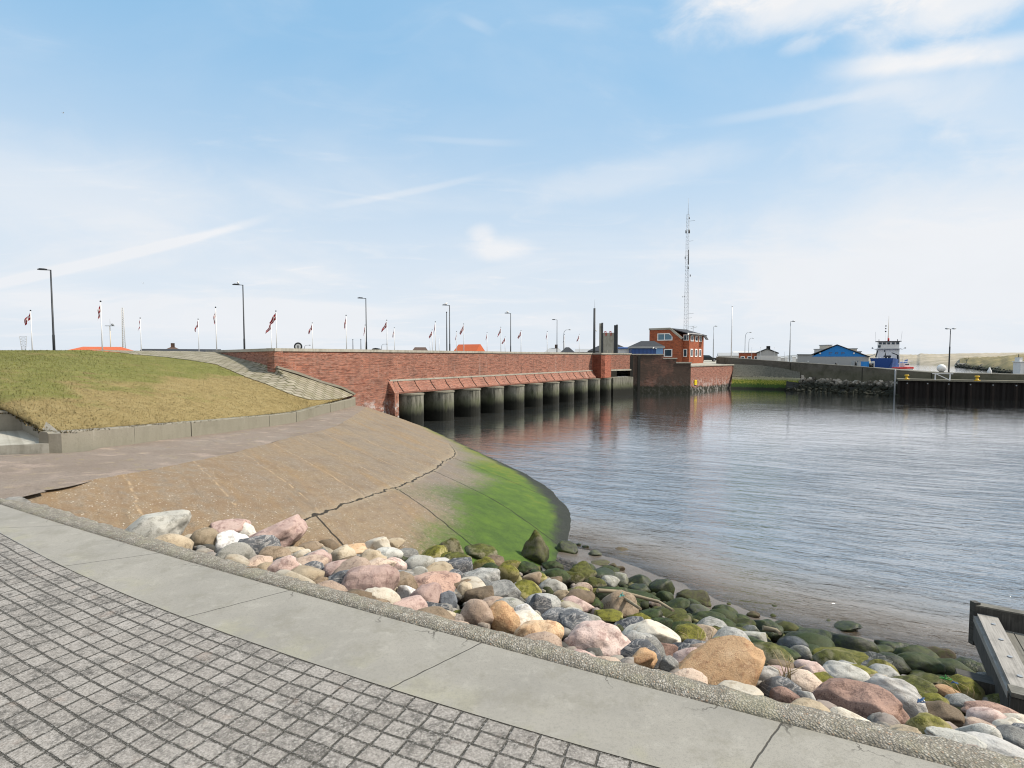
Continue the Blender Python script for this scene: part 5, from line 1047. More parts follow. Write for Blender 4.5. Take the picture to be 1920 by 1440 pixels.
# ------------------------------------------------------------------ ship and pilot boat
def build_ship():
    D = 196; k = D/1000; b = ground_at(1672, D, 0); t = thing('work_ship', 'blue hulled work ship with white wheelhouse and tall mast, moored beyond the flood wall', 'ship', b, -math.atan2(b.x, b.y)*.85); Zz = lambda py: at(960, py, D+9).z; X = lambda px: (px-1672)*k*1.06
    secs = [(0,0,1.0,5.7,3.7),(.12,2,2.4,5.6,3.9),(.3,6,3.2,5.2,3.9),(.36,7,3.2,3.4,3.6),(.7,15,3.3,3.3,3.5),(.78,17,3.3,5.0,3.6),(1,22,2.8,5.2,3.3)]
    c0 = Vector((X(1659),0,0)); ax = Vector((.34,1,0)).normalized(); sx = Vector((ax.y,-ax.x,0)); P = []
    for f, l, wb, zt, wt in secs:
        c = c0+ax*l; P.append([c-sx*wb+Vector((0,0,-1)), c-sx*wt+Vector((0,0,zt)), c-sx*(wt-.2)+Vector((0,0,zt)), c-sx*(wt-.25)+Vector((0,0,zt-1)), c+sx*(wt-.25)+Vector((0,0,zt-1)), c+sx*(wt-.2)+Vector((0,0,zt)), c+sx*wt+Vector((0,0,zt)), c+sx*wb+Vector((0,0,-1))])
    m = MB(); ids = m.grid(P, None, False); m.face(ids[0]); m.face(ids[-1][::-1]); q0 = P[0]; fw = Vector((0,-.03,0)); m.poly([q0[0]+fw, q0[7]+fw, q0[6]+fw, q0[1]+fw]); m.build('hull', M_hullblue, t)
    cx = X(1672.5); y0 = 8.5
    m = MB(); m.box((cx,y0+3,(Zz(690)+Zz(654.5))/2), (35*k,6,Zz(654.5)-Zz(690))); m.build('deckhouse', M_white, t)
    m = MB(); m.box((cx+.1,y0+2.6,(Zz(654)+Zz(641))/2), (33*k,5,Zz(641)-Zz(654))); wh = m.build('wheelhouse', M_white, t)
    m = MB(); m.box((cx+.1,y0+2.4,Zz(654.3)), (39*k,6.4,.22)); m.build('bridge_deck', M_galv, t)
    m = MB(); m.box((cx,y0+2.4,Zz(640.3)), (40*k,6,.24)); m.build('wheelhouse_roof', M_dmetal, t)
    for px, w in ((1660,5),(1666,5),(1672.5,4.6),(1679.5,5),(1686,5)): m = MB(); m.box((X(px),y0+.06,Zz(644)), (w*k*.9,.12,.75)); m.build('wheelhouse_window', M_glass, wh)
    m = MB(); m.box((X(1658.5),y0+.05,Zz(649.5)), (.85,.12,.9)); m.build('side_window', M_glass, wh)
    m = MB(); m.box((X(1667),y0-.05,Zz(658.2)), (.4,.12,.65)); m.build('deckhouse_window', M_glass, t)
    m = MB(); m.tube([(X(1672.5),y0+2.5,Zz(640)),(X(1672.5),y0+2.5,Zz(628)),(X(1672.5),y0+2.5,Zz(592))], [.22,.12,.05], 8); m.build('mast', M_cream, t)
    m = MB(); m.tube([(X(1673),y0+2.4,Zz(640)),(X(1673),y0+2.4,Zz(634))], [.3,.3], 8); m.build('funnel', M_redp, t)
    for py in (611, 616, 621.3): m = MB(); m.ball((X(1668.3),y0+2.2,Zz(py)), .26 if py != 616 else .22, 0, 10, (1,1,1.25 if py == 616 else 1)); m.build('day_shape', M_black, t)
    m = MB(); m.bar((X(1668.3),y0+2.2,Zz(609)), (X(1668.3),y0+2.2,Zz(640)), .025); m.build('halyard', M_galv, t)
    for px in (1653.5, 1691.5): m = MB(); m.bar((X(px),y0+2,Zz(640)), (X(px)+(-.15 if px < 1672 else .3),y0+2,Zz(622)), .06); m.build('aerial', M_galv, t)
    for px in (1658, 1686): m = MB(); m.box((X(px),y0+1,Zz(638)), (.18,.18,.7)); m.build('roof_light', M_dmetal, t)
    for px in (1648, 1697.5): m = MB(); m.ball((X(px),y0+.2,Zz(652.5)), .3, 0, 8); m.bar((X(px),y0+.2,Zz(653)), (X(px)+(1.2 if px < 1672 else -1.2),y0+.4,Zz(656)), .1); m.build('searchlight', M_galv, t)
    m = MB(); m.bar((X(1652),4.5,Zz(670)), (X(1655),4.8,Zz(657)), .35, .3); m.build('davit', M_dmetal, t); m = MB(); m.bar((X(1643),3,Zz(668)), (X(1651),3.5,Zz(664)), .22, .2); m.build('gangway', M_galv, t)
    m = MB(); m.box((X(1668.5),2.6,Zz(669)), (2.2,1.4,1.0)); m.build('anchor_winch', M_dmetal, t); m = MB(); m.tube([(X(1665.5),2.4,Zz(668)),(X(1665.5),2.4,Zz(661))], .16, 6); m.build('fore_post', M_dmetal, t)
    for i in range(6): m = MB(); m.tube([(X(1648+i*5),.4,Zz(672.6)),(X(1648+i*5),.4,Zz(669.5))], .09, 6); m.build('bulwark_fairlead', M_white, t)
    m = MB(); m.bar((X(1676),5,Zz(661.5)), (X(1685.5),6,Zz(666)), .28, .28); m.bar((X(1685.5),6,Zz(666)), (X(1687),6.5,Zz(680)), .5, .5); m.build('deck_crane', M_dmetal, t)
    # pilot boat alongside
    b2 = ground_at(1699, 178, 0); k2 = .178; o = thing('pilot_boat', 'small white and red pilot boat moored beside the blue work ship', 'boat', b2, R(12)); Z2 = lambda py: at(960, py, 178).z
    P = []
    for x, w, zt in ((-3.4,1.5,Z2(688.5)),(-1,1.7,Z2(688)),(2,1.4,Z2(687.5)),(3.6,.2,Z2(688.5))): P.append([(x,-w*.7,-.4),(x,-w,zt-.55),(x,w,zt-.55),(x,w*.7,-.4)])
    m = MB(); ids = m.grid(P, None, False); m.face(ids[0]); m.build('hull', M_white, o); m = MB(); ids = m.grid([[(x,-w-.06,zt-.6),(x,-w-.06,zt-.05),(x,w+.06,zt-.05),(x,w+.06,zt-.6)] for x, w, zt in ((-3.4,1.5,Z2(688.5)),(-1,1.7,Z2(688)),(2,1.4,Z2(687.5)),(3.6,.2,Z2(688.5)))], None, False); m.face(ids[0]); m.build('red_fender_band', M_redp, o)
    m = MB(); m.box((.1,0,Z2(684)), (2.1,1.8,1.2)); m.build('cabin', M_white, o); m = MB(); m.box((.1,-.92,Z2(683)), (1.6,.05,.4)); m.build('cabin_window', M_glass, o)
    for x in (-2.3,-1.0): m = MB(); m.bar((x,-.3,Z2(688)), (x,-.3,Z2(668)), .14); m.build('boat_mast', M_white, o)
    m = MB(); m.bar((-2.3,-.3,Z2(678)), (3.0,-.3,Z2(677)), .18); m.build('boom', M_white, o)
build_ship()
# ------------------------------------------------------------------ dunes, banks and hills beyond the harbour
def mat_dune(name, a, b, c3, sc_=.05):
    g = new_mat(name); p = g.pos(); n = g.noise(p, sc_, 6, .65); n2 = g.noise(p, sc_*9, 5, .7); c = g.ramp(n, [(.3, a), (.5, b), (.7, c3)]); c = g.mix(g.m('MULTIPLY', g.mr(n2, .5, .7), .45), c, tuple(q*.5 for q in a)); return fin(g, c, .95)
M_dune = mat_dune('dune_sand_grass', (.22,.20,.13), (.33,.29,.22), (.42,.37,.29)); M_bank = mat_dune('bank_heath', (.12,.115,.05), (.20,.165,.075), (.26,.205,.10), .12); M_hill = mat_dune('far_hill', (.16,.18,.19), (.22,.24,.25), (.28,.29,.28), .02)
def terrain(name, cols, M, seed, rows=14, dD=160, amp=.12, foot=True):
    P = []
    for i in range((len(cols)-1)*10+1):
        t = i/10; q = [sc1([Vector((c[0], c[1], c[2])) for c in cols], t)][0]; px, Df, yc = q; row = []
        for j in range(rows+1):
            w = j/rows; D = Df+dD*w; zc = at(960, yc, Df+dD).z; z = lerp(-.3, zc, (w**.55))+amp*zc*nz(px*.06, w*3, seed)*math.sin(math.pi*min(1, w*1.0))+amp*.5*zc*nz(px*.2, w*9, seed+5)*w
            v = at(px, 660, D); v.z = z; row.append(v)
        v = row[-1].copy(); v.y += 200; v.x *= v.y/(v.y-200); v.z = -2; row.append(v); P.append(row)
    m = MB(); m.grid(P); return struct(m.build(name, M))
terrain('dunes', [(1585,560,667.5),(1625,520,664.5),(1650,500,662.5),(1690,470,664.5),(1720,430,665),(1725,420,662.8),(1760,390,664),(1800,360,662.5),(1860,330,661.8),(1920,300,660.8),(2100,260,660)], M_dune, 1)
terrain('river_bank', [(1800,322,672),(1815,290,670.5),(1845,250,669.5),(1880,212,668),(1910,195,664.5),(1990,170,664),(2150,150,662)], M_bank, 4, 10, 60, .16)
terrain('hills', [(1440,900,672),(1462,880,668.5),(1485,860,665.6),(1497,850,665),(1520,850,667),(1545,850,669)], M_hill, 8, 10, 300)
# rocks along the far bank foot as one mass
m = MB(); r = random.Random(12); tone = []
for k in range(500):
    t = r.random(); q = sc1([Vector(c) for c in ((1795,322,0),(1815,290,0),(1845,250,0),(1880,212,0),(1910,195,0),(1990,170,0))], t*5); v = at(q.x, 660, q.y+r.uniform(-2, 16)); v.z = max(.1, (v.y-q.y)*.12); n0 = len(m.v); m.ball(v, r.uniform(.4,1.1), 0, 6, (1.2,1,.8)); tone += [r.random()]*(len(m.v)-n0)
o = m.build('bank_stones', bpy.data.materials['rock_armour'], attrs={'tone': tone}); o['kind'] = 'stuff'
# scattered distant houses on the hill foot
for k, (px, py, w, wall) in enumerate(((1461,672,5,M_white),(1467,674,7,M_lgrey),(1474,673,5,M_white),(1489,672,6,M_white),(1493,675,9,M_lgrey),(1500,673,6,M_grey))):
    simple_house('distant_house', 'tiny pale house far behind the quay lamp, '+('first','second','third','fourth','fifth','sixth')[k]+' from the grey gabled building', px-w/2, px+w/2, py-5, py-2.5, 690, 300+k*8, 8, M_grey, wall)
o = thing('bank_bush', 'small lone dark bush on the dune slope above the water', 'bush', at(1812, 682, 312)); b = o.location.copy(); o.location.z = 2.2
m = MB(); m.tube([(0,0,0),(0,0,2.2)], .12, 5); m.build('stem', M_dmetal, o); m = MB(); r = random.Random(2)
for k in range(60): p = Vector((r.gauss(0,.6), r.gauss(0,.5), 3+r.gauss(0,.5))); m.poly([p, p+Vector((r.uniform(-.4,.4),0,r.uniform(-.4,.4))), p+Vector((r.uniform(-.4,.4),.1,r.uniform(-.4,.4)))])
m.build('foliage', paint('bush_green', (.05,.06,.025), .9), o)
# ------------------------------------------------------------------ boulders
def mat_rock(name, stops, speck, speck_amt, moss=0.0, mosscol=(.10,.13,.02), wet=0.0, vein=0.0, rough=.75):
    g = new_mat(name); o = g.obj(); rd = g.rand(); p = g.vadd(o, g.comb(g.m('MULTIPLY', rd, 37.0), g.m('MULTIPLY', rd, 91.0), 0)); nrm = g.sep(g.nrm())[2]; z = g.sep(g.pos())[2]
    n1 = g.noise(p, 2.2, 5, .6, .6); n2 = g.noise(p, 9, 5, .7); n3 = g.noise(p, 60, 3, .7)
    c = g.ramp(g.m('ADD', g.m('MULTIPLY', n1, .8), g.m('MULTIPLY_ADD', rd, .36, -.08)), stops); c = g.mix(g.m('MULTIPLY', g.mr(n2, .5, .64), .6), c, speck)
    c = g.mix(g.m('MULTIPLY', g.mr(g.vor(p, 42), .3, .16), speck_amt), c, speck); c = g.mix(g.m('MULTIPLY', g.mr(g.vor(p, 55), .24, .12), speck_amt*.6), c, tuple(min(1, q*1.5+.06) for q in stops[-1][1]))
    if vein: c = g.mix(g.m('MULTIPLY', g.mr(g.m('ABSOLUTE', g.m('SUBTRACT', g.noise(g.vmul(p, (1, 1, 3)), 3, 4, .6, 1.5), .5)), .05, .0), vein), c, (.55,.52,.48))
    k = g.m('MULTIPLY_ADD', rd, .35, .92); c = g.mix(1.0, c, g.comb(k, k, k), 'MULTIPLY')
    # brown tint in noisy patches, stronger on downward faces
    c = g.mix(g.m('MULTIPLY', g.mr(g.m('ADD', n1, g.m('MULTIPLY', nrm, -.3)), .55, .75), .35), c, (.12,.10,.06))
    if moss:
        mk = g.m('ADD', g.m('MULTIPLY', nrm, .28), g.m('ADD', g.m('MULTIPLY', n1, .8), g.m('MULTIPLY', n2, .35))); mc = g.mix(g.mr(n2, .4, .65), mosscol, tuple(q*.35 for q in mosscol)); mc = g.mix(g.m('MULTIPLY', g.mr(n3, .5, .7), .5), mc, tuple(q*1.7 for q in mosscol))
        c = g.mix(g.mr(mk, 1.02-moss*.75, 1.22-moss*.75), c, mc)
    if wet: c = g.mix(g.m('MULTIPLY', g.mr(g.m('ADD', nrm, g.m('MULTIPLY', g.m('SUBTRACT', n1, .5), 1.3)), .35, -.1), wet), c, (.012,.013,.009))  # near-black on steep and downward faces, with noisy edges
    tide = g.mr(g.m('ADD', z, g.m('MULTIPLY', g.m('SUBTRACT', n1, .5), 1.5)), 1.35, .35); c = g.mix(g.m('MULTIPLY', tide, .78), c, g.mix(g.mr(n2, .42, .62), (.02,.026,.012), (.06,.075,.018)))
    h = g.m('ADD', g.m('MULTIPLY', n2, .6), g.m('MULTIPLY', n3, .25)); return fin(g, c, rough, g.bump(h, .9, .04))
RK = {
 'pink': mat_rock('rock_pink', [(.25,(.33,.235,.205)),(.5,(.43,.315,.275)),(.75,(.50,.40,.355))], (.17,.10,.09), .4),
 'pinktan': mat_rock('rock_pink_tan', [(.25,(.31,.235,.18)),(.5,(.41,.315,.245)),(.75,(.48,.39,.31))], (.15,.10,.08), .5),
 'redbrown': mat_rock('rock_red_brown', [(.25,(.20,.125,.10)),(.5,(.31,.20,.155)),(.75,(.42,.29,.23))], (.07,.04,.035), .6),
 'orange': mat_rock('rock_orange', [(.25,(.36,.21,.10)),(.5,(.47,.31,.175)),(.75,(.53,.40,.27))], (.21,.10,.05), .6),
 'tan': mat_rock('rock_tan', [(.25,(.25,.20,.135)),(.5,(.34,.275,.19)),(.75,(.42,.36,.27))], (.14,.11,.07), .4),
 'cream': mat_rock('rock_cream', [(.25,(.36,.315,.24)),(.5,(.44,.395,.32)),(.75,(.51,.475,.405))], (.25,.20,.14), .25),
 'white': mat_rock('rock_white', [(.25,(.36,.345,.32)),(.5,(.45,.44,.415)),(.75,(.53,.52,.50))], (.2,.18,.16), .35),
 'pale': mat_rock('rock_pale_grey', [(.25,(.31,.30,.265)),(.5,(.40,.39,.35)),(.75,(.48,.47,.43))], (.15,.145,.12), .5, .12),
 'grey': mat_rock('rock_grey', [(.25,(.16,.16,.15)),(.5,(.235,.235,.22)),(.75,(.32,.32,.30))], (.07,.07,.068), .6, 0, (.1,.1,.02), 0, .25),
 'bluegrey': mat_rock('rock_blue_grey', [(.25,(.10,.11,.125)),(.5,(.15,.165,.185)),(.75,(.21,.22,.24))], (.05,.055,.06), .5),
 'dark': mat_rock('rock_dark', [(.25,(.045,.05,.056)),(.5,(.075,.08,.088)),(.75,(.12,.125,.13))], (.02,.02,.022), .4, 0, (.1,.1,.02), 0, .35),
 'brown': mat_rock('rock_brown', [(.25,(.13,.095,.06)),(.5,(.20,.15,.10)),(.75,(.28,.22,.16))], (.07,.05,.03), .5),
 'mossy': mat_rock('rock_mossy', [(.25,(.16,.145,.09)),(.5,(.22,.20,.13)),(.75,(.30,.27,.19))], (.09,.08,.04), .4, .55, (.085,.09,.015), .55),
 'mossyellow': mat_rock('rock_moss_yellow', [(.25,(.22,.19,.08)),(.5,(.31,.27,.12)),(.75,(.38,.34,.18))], (.13,.11,.03), .4, .5, (.15,.145,.018), .4),
 'darkmoss': mat_rock('rock_dark_moss', [(.25,(.05,.05,.035)),(.5,(.08,.08,.055)),(.75,(.13,.125,.09))], (.03,.03,.02), .4, .62, (.035,.055,.010), .8, 0, .6),
 'black': mat_rock('rock_wet_black', [(.25,(.015,.017,.014)),(.5,(.025,.027,.022)),(.75,(.045,.047,.04))], (.01,.01,.01), .3, .3, (.03,.05,.012), .6, 0, .35),
}
CN = {'pink':'pink','pinktan':'pinkish tan','redbrown':'red brown','orange':'orange','tan':'tan','cream':'cream','white':'white','pale':'pale grey','grey':'grey','bluegrey':'blue grey','dark':'dark slate','brown':'brown','mossy':'moss patched','mossyellow':'yellow mossy','darkmoss':'dark green mossy','black':'wet black'}
HERO = '''290 991 122 64 -25 pale r;356 1011 26 18 0 cream r;385 1014 52 45 0 tan r;436 1021 58 46 10 white r;455 1003 46 42 0 pale r;433 986 66 26 5 pink r;515 1003 108 52 -28 pink a;484 1030 40 22 0 cream r;512 1041 62 34 0 brown r;550 1035 40 24 -15 tan a;480 1060 58 30 -8 pinktan r;530 1068 60 40 -25 pink r;595 1048 50 32 0 pink r;585 1066 44 26 0 dark r;580 1082 40 20 0 grey r;600 1090 30 18 -10 brown a;637 1088 68 40 0 dark r;556 1066 26 22 0 cream r;694 1098 110 74 -10 pink r;667 1032 62 22 0 orange a;709 1029 50 46 0 cream a;757 1045 54 32 -10 grey r;647 1059 64 30 0 brown a;703 1060 78 34 -10 pinktan a;812 1043 54 30 -20 mossyellow r;846 1035 46 50 0 mossy a;901 1036 62 30 0 mossy r;822 1057 42 24 -10 white r;755 1085 42 32 0 grey r;807 1095 112 46 -5 redbrown r;822 1068 62 26 0 tan r;897 1088 84 40 -15 grey r;930 1115 92 46 -14 grey r;764 1112 40 32 10 white a;797 1120 66 44 -30 pink r;810 1141 62 30 0 dark r;840 1128 34 36 0 bluegrey r;872 1110 32 42 0 tan r;900 1120 58 38 -25 brown a;895 1156 66 58 25 pinktan r;945 1162 60 60 0 orange r;1010 1192 96 54 -15 orange r;831 1156 46 22 -10 tan r;861 1154 28 18 0 mossy r;1012 1140 52 44 -35 dark a;982 1153 42 36 -15 white r;1090 1174 92 52 28 dark r;1122 1207 124 74 -4 pink r;1215 1193 110 62 -20 cream r;1237 1222 64 34 0 redbrown a;1200 1240 64 38 -25 orange a;1254 1252 36 42 0 grey a;1350 1262 172 98 -26 orange a;1300 1221 52 24 0 bluegrey r;1290 1192 62 40 0 mossyellow r;1235 1176 60 38 -25 darkmoss r;1430 1272 54 50 0 white r;1345 1190 36 32 -30 mossy r;1397 1240 58 30 -25 redbrown a;1390 1222 52 28 -20 grey r;1412 1200 48 32 -20 pale a;1375 1187 52 24 -10 mossy r;1139 1151 56 20 0 mossyellow r;1082 1132 62 30 -8 pink r;1067 1153 52 28 0 pale r;1037 1100 54 32 5 pale r;1087 1113 40 24 -15 mossyellow r;1052 1120 32 26 0 tan r;1120 1112 30 20 0 mossyellow r;1088 1105 46 24 -18 pinktan r;1013 1087 32 24 0 mossyellow r;1070 1082 52 28 -12 mossy r;1115 1098 42 32 -30 mossy r;1142 1094 38 26 0 pale r;1004 1030 58 70 0 mossy c;1062 1029 42 28 0 black r;1094 1067 44 22 5 darkmoss r;1141 1070 40 18 -5 darkmoss r;1036 1065 40 30 0 darkmoss a;985 1067 48 26 0 darkmoss r;1185 1116 98 24 -4 darkmoss a;1297 1120 66 30 -3 brown a;1262 1136 62 22 -25 darkmoss r;1227 1133 25 18 0 pink r;1310 1143 46 22 0 grey r;1325 1159 68 28 -8 darkmoss a;1357 1148 48 30 -10 darkmoss r;1380 1163 48 22 -12 darkmoss r;1392 1172 48 22 -15 mossy r;1432 1179 66 32 -10 black a;1477 1181 40 28 -15 mossyellow r;1486 1213 56 36 -25 bluegrey r;1537 1200 86 38 -10 black a;1570 1232 98 44 -12 mossyellow r;1620 1243 92 38 -25 dark a;1630 1220 78 34 -25 darkmoss r;1675 1215 64 30 -8 black a;1717 1250 88 50 -15 darkmoss r;1760 1236 58 40 -25 redbrown a;1520 1265 62 48 35 pink r;1580 1270 98 54 0 pale r;1606 1317 160 82 -10 redbrown a;1682 1320 92 86 -25 white r;1702 1284 88 34 -22 mossy r;1745 1312 54 28 -15 mossyellow r;1757 1340 80 46 -25 brown a;1810 1320 62 34 0 grey r;1800 1287 104 36 -3 mossy a;1872 1341 104 36 0 redbrown r;1790 1387 88 40 0 pale a;1697 1370 48 26 -10 tan r;1850 1368 68 32 0 pinktan r;1898 1368 56 36 0 cream r;1870 1401 104 38 0 white r;1472 1310 52 36 0 redbrown r;1511 1315 36 40 0 grey r;1755 1396 82 24 -10 pale r;1775 1298 42 22 0 orange r;1502 1252 48 24 0 tan r;1455 1244 62 26 -10 brown a;1727 1273 62 22 -20 mossy r;955 1062 46 22 -10 mossyellow r;925 1055 40 24 0 brown r;1160 1085 36 20 0 pale a;1470 1225 56 26 -15 darkmoss r;1420 1215 48 30 -25 darkmoss r;1515 1221 60 26 -12 darkmoss r;1400 1188 46 26 -15 grey a;1060 1170 46 24 -10 orange a;1180 1172 66 26 -15 dark a;1270 1167 52 22 -8 mossy r;1255 1149 60 20 -10 mossy r;1215 1153 52 22 -12 darkmoss r;740 1020 40 22 0 tan a;590 1030 42 22 -20 tan a;615 1036 30 22 0 cream a;785 1072 34 20 0 pale r;30 937 40 16 5 grey a;1660 1285 60 34 0 tan r;1640 1300 40 30 0 pale r;660 1080 40 24 0 pinktan r;1150 1060 16 8 0 redbrown r;1162 1066 20 10 -10 redbrown r;1240 1098 28 13 0 redbrown r;1165 1030 26 9 0 redbrown r;1116 1037 24 12 0 grey r;1085 1021 10 5 0 black r;1098 1025 13 6 0 black r;1580 1173 62 16 -18 black a;1412 1152 24 12 -15 redbrown r;1560 1215 20 14 0 orange r;1125 1054 36 11 -5 tan r;1480 1176 60 16 -8 black a'''
ROWS = ['against the rough promenade edging','in the upper bank','in the lower bank','along the waterline']
REVZ = {}
for i in range(160):
    for j in range(60):
        p = rev(i*.03, j/59); REVZ[(round(p.x*2.5), round(p.y*2.5))] = max(REVZ.get((round(p.x*2.5), round(p.y*2.5)), -9), p.z)
_sz = slope_z
def slope_z(x, y):
    s, t = _sz(x, y); z = REVZ.get((round(x*2.5), round(y*2.5)))
    return (max(s, z-.05), t) if z is not None and t < .97 else (s, t)
def place(px, py, lift=0.0):
    r = ray(px, py); lo = None
    for k in range(40, 900):
        y = k*.03; z = CZ+r.z*y/r.y
        if y < 2: continue
        x = r.x*y/r.y; s, t = slope_z(x, y)
        if z <= s+lift: return Vector((x, y, z)), t
    return None, None
rocks = []
def add_rock(px, py, w, h, rot, col, shp, seed, sub):
    w *= 1.07; h *= 1.07; p, t = place(px, py+h*.12, .02)
    if p is None: return
    if px < 60: p = onz(px, py+4, 3.55); t = 0
    D = p.y; k = D/F; rx = w/2*k; rv = h/2*k*1.12; el = math.atan2(CZ-p.z, D); ry = rx*random.Random(seed).uniform(.62, .85); b = (rv**2-(ry*math.sin(el))**2); rz = math.sqrt(max(b, (rv*.55)**2))/math.cos(el)
    rz = min(rz, rx*1.35); q = random.Random(seed); cuts = {'r': q.choice((1, 2, 3)), 'a': 6, 'c': 3}[shp]; bm = rock_mesh(1, seed+100, sub, (1,1,1), .25 if shp == 'r' else .36, cuts)
    # normalise the outline, then size it
    for ax in range(3):
        lo = min(v.co[ax] for v in bm.verts); hi = max(v.co[ax] for v in bm.verts); s = 2/(hi-lo); c = (hi+lo)/2
        for v in bm.verts: v.co[ax] = (v.co[ax]-c)*s
    S = (rx, ry, rz); az = math.atan2(p.x, p.y); view = Matrix.Rotation(-az, 3, 'Z') @ Matrix.Rotation(-R(rot), 3, 'Y').inverted()
    for v in bm.verts:
        c = v.co
        if shp == 'c': f = 1-.42*max(0, c.z+.3); c = Vector((c.x*f, c.y*f, c.z))
        v.co = view @ Vector((c.x*S[0], c.y*S[1], c.z*S[2]))
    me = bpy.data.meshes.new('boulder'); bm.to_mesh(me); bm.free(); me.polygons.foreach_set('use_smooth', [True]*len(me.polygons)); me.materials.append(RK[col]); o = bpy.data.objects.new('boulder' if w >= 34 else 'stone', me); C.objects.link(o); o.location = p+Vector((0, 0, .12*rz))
    row = 0 if t < .16 else 1 if t < .48 else 2 if t < .8 else 3
    rocks.append((o, px, py, w, h, col, shp, row, p, max(rx, ry)))
for k, ln in enumerate(HERO.split(';')):
    a = ln.split(); add_rock(*[float(q) for q in a[:5]], a[5], a[6], k, 5 if float(a[2]) > 80 else 4)
hero_n = len(rocks)
# smaller stones wedged in the gaps
zone = {0: ['pink','tan','grey','cream','pinktan','brown','pale'], 1: ['pink','grey','tan','pale','pinktan','brown','dark','cream','mossyellow'], 2: ['mossy','mossyellow','darkmoss','mossy','grey','brown','darkmoss'], 3: ['darkmoss','black','darkmoss','darkmoss','black']}
q = random.Random(21); tries = 0
while len(rocks) < 296 and tries < 6000:
    tries += 1; x = q.uniform(-6.2, 9.5); dk = q.uniform(.12, 11.5); dr = Vector((.36,.93,0)).normalized(); p = Vector((x, y_ko(x), 0))+dr*dk; z, t = slope_z(p.x, p.y)
    if t < .01 or t > .985: continue
    px = 960+F*p.x/p.y
    if px > 1990 or p.y < 2: continue
    rmax = 40*p.y/F
    # keep off the revetment
    a, b = T[0], Wl[0]; s = (p.x-a.x)*(b.y-a.y)-(p.y-a.y)*(b.x-a.x)
    if s < 0: continue
    py = 720-F*math.tan(math.atan2(z-CZ, p.y)+PITCH); r_ = min(q.uniform(.17, .42), rmax)
    if any((p.x-o[8].x)**2+(p.y-o[8].y)**2 < (r_*.5+o[9]*.62)**2 for o in rocks): continue
    row = 0 if t < .16 else 1 if t < .48 else 2 if t < .8 else 3; w = 2*r_*F/p.y; n = len(rocks); add_rock(px, py, w, w*q.uniform(.5, .75), q.uniform(-25, 15), q.choice(zone[row]), q.choice('rra'), 900+n, 3)
def build_gap_stones():
    g = new_mat('gap_stone'); p = g.pos(); tn = g.attr('tone'); n = g.noise(p, 14, 4, .7)
    c = g.ramp(tn, [(0,(.05,.05,.045)),(.15,(.22,.21,.19)),(.3,(.27,.22,.19)),(.42,(.27,.25,.21)),(.52,(.20,.14,.10)),(.6,(.25,.22,.10)),(.7,(.075,.08,.02)),(.82,(.04,.05,.014)),(1,(.02,.024,.014))])
    c = g.mix(g.m('MULTIPLY', g.mr(n, .48, .66), .6), c, (.05,.045,.035)); mt = fin(g, c, .8, g.bump(n, .6, .02))
    r = random.Random(77); vs, fs, tone = [], [], []; protos = []
    for k in range(14):
        bm = rock_mesh(1, 500+k, 2, (1, .85, .65), .3, r.choice((1, 3, 5))); bm.verts.index_update(); protos.append(([v.co.copy() for v in bm.verts], [[v.index for v in f.verts] for f in bm.faces])); bm.free()
    n = 0
    while n < 1500:
        x = r.uniform(-6.4, 10.5); p = Vector((x, y_ko(x), 0))+Vector((.36,.93,0)).normalized()*(.05+r.random()**1.0*13.2); z, t = _sz(p.x, p.y)
        if t < 0 or t > 2.6 or (t > 1.0 and r.random() < .82): continue
        a, b = T[0], Wl[0]
        if (p.x-a.x)*(b.y-a.y)-(p.y-a.y)*(b.x-a.x) < -1.2: continue
        V_, F_ = r.choice(protos); s_ = r.uniform(.05, .17)*(1 if t < 1 else .6); M = Euler((r.uniform(-.5,.5), r.uniform(-.5,.5), r.uniform(0,6.28))).to_matrix(); o = len(vs); zz = z-.06+(.02 if t < 1 else .05)
        vs += [tuple(M @ (v*s_)+Vector((p.x, p.y, zz))) for v in V_]; fs += [[i+o for i in f] for f in F_]; t0 = min(1, t)
        tone += [max(0, min(1, r.uniform(.0, .5) if t0 < .42 else r.uniform(.1, .85) if t0 < .72 else r.uniform(.6, 1)))]*len(V_); n += 1
    me = bpy.data.meshes.new('gap_stones'); me.from_pydata(vs, [], fs); me.polygons.foreach_set('use_smooth', [True]*len(fs)); at_ = me.attributes.new('tone', 'FLOAT', 'POINT'); at_.data.foreach_set('value', tone); me.materials.append(mt)
    o = bpy.data.objects.new('gap_stones', me); C.objects.link(o); o['kind'] = 'stuff'
build_gap_stones()
# labels: what the boulder looks like, its row, and its order of colour along that row
ORD = ['first','second','third','fourth','fifth','sixth','seventh','eighth','ninth','tenth','eleventh','twelfth','thirteenth','fourteenth','fifteenth','sixteenth']
groups = {}
for i, rk in enumerate(rocks):
    size = 'huge' if rk[3] >= 120 else 'large' if rk[3] >= 80 else 'medium' if rk[3] >= 46 else 'small'
    groups.setdefault((size, rk[5], rk[7]), []).append(rk)
for (size, col, row), L in groups.items():
    L.sort(key=lambda a: a[1])
    for i, rk in enumerate(L):
        o = rk[0]; shp = {'a': 'angular ', 'r': 'rounded ', 'c': 'pointed '}[rk[6]]; noun = 'boulder' if o.name.startswith('boulder') else 'stone'
        lab = f'{size} {shp}{CN[col]} {noun} {ROWS[row]}' + ('' if len(L) == 1 else f', {ORD[min(i, 15)]} such from the slope')
        tag(o, lab, noun, 'boulders and stones of the rock bank')
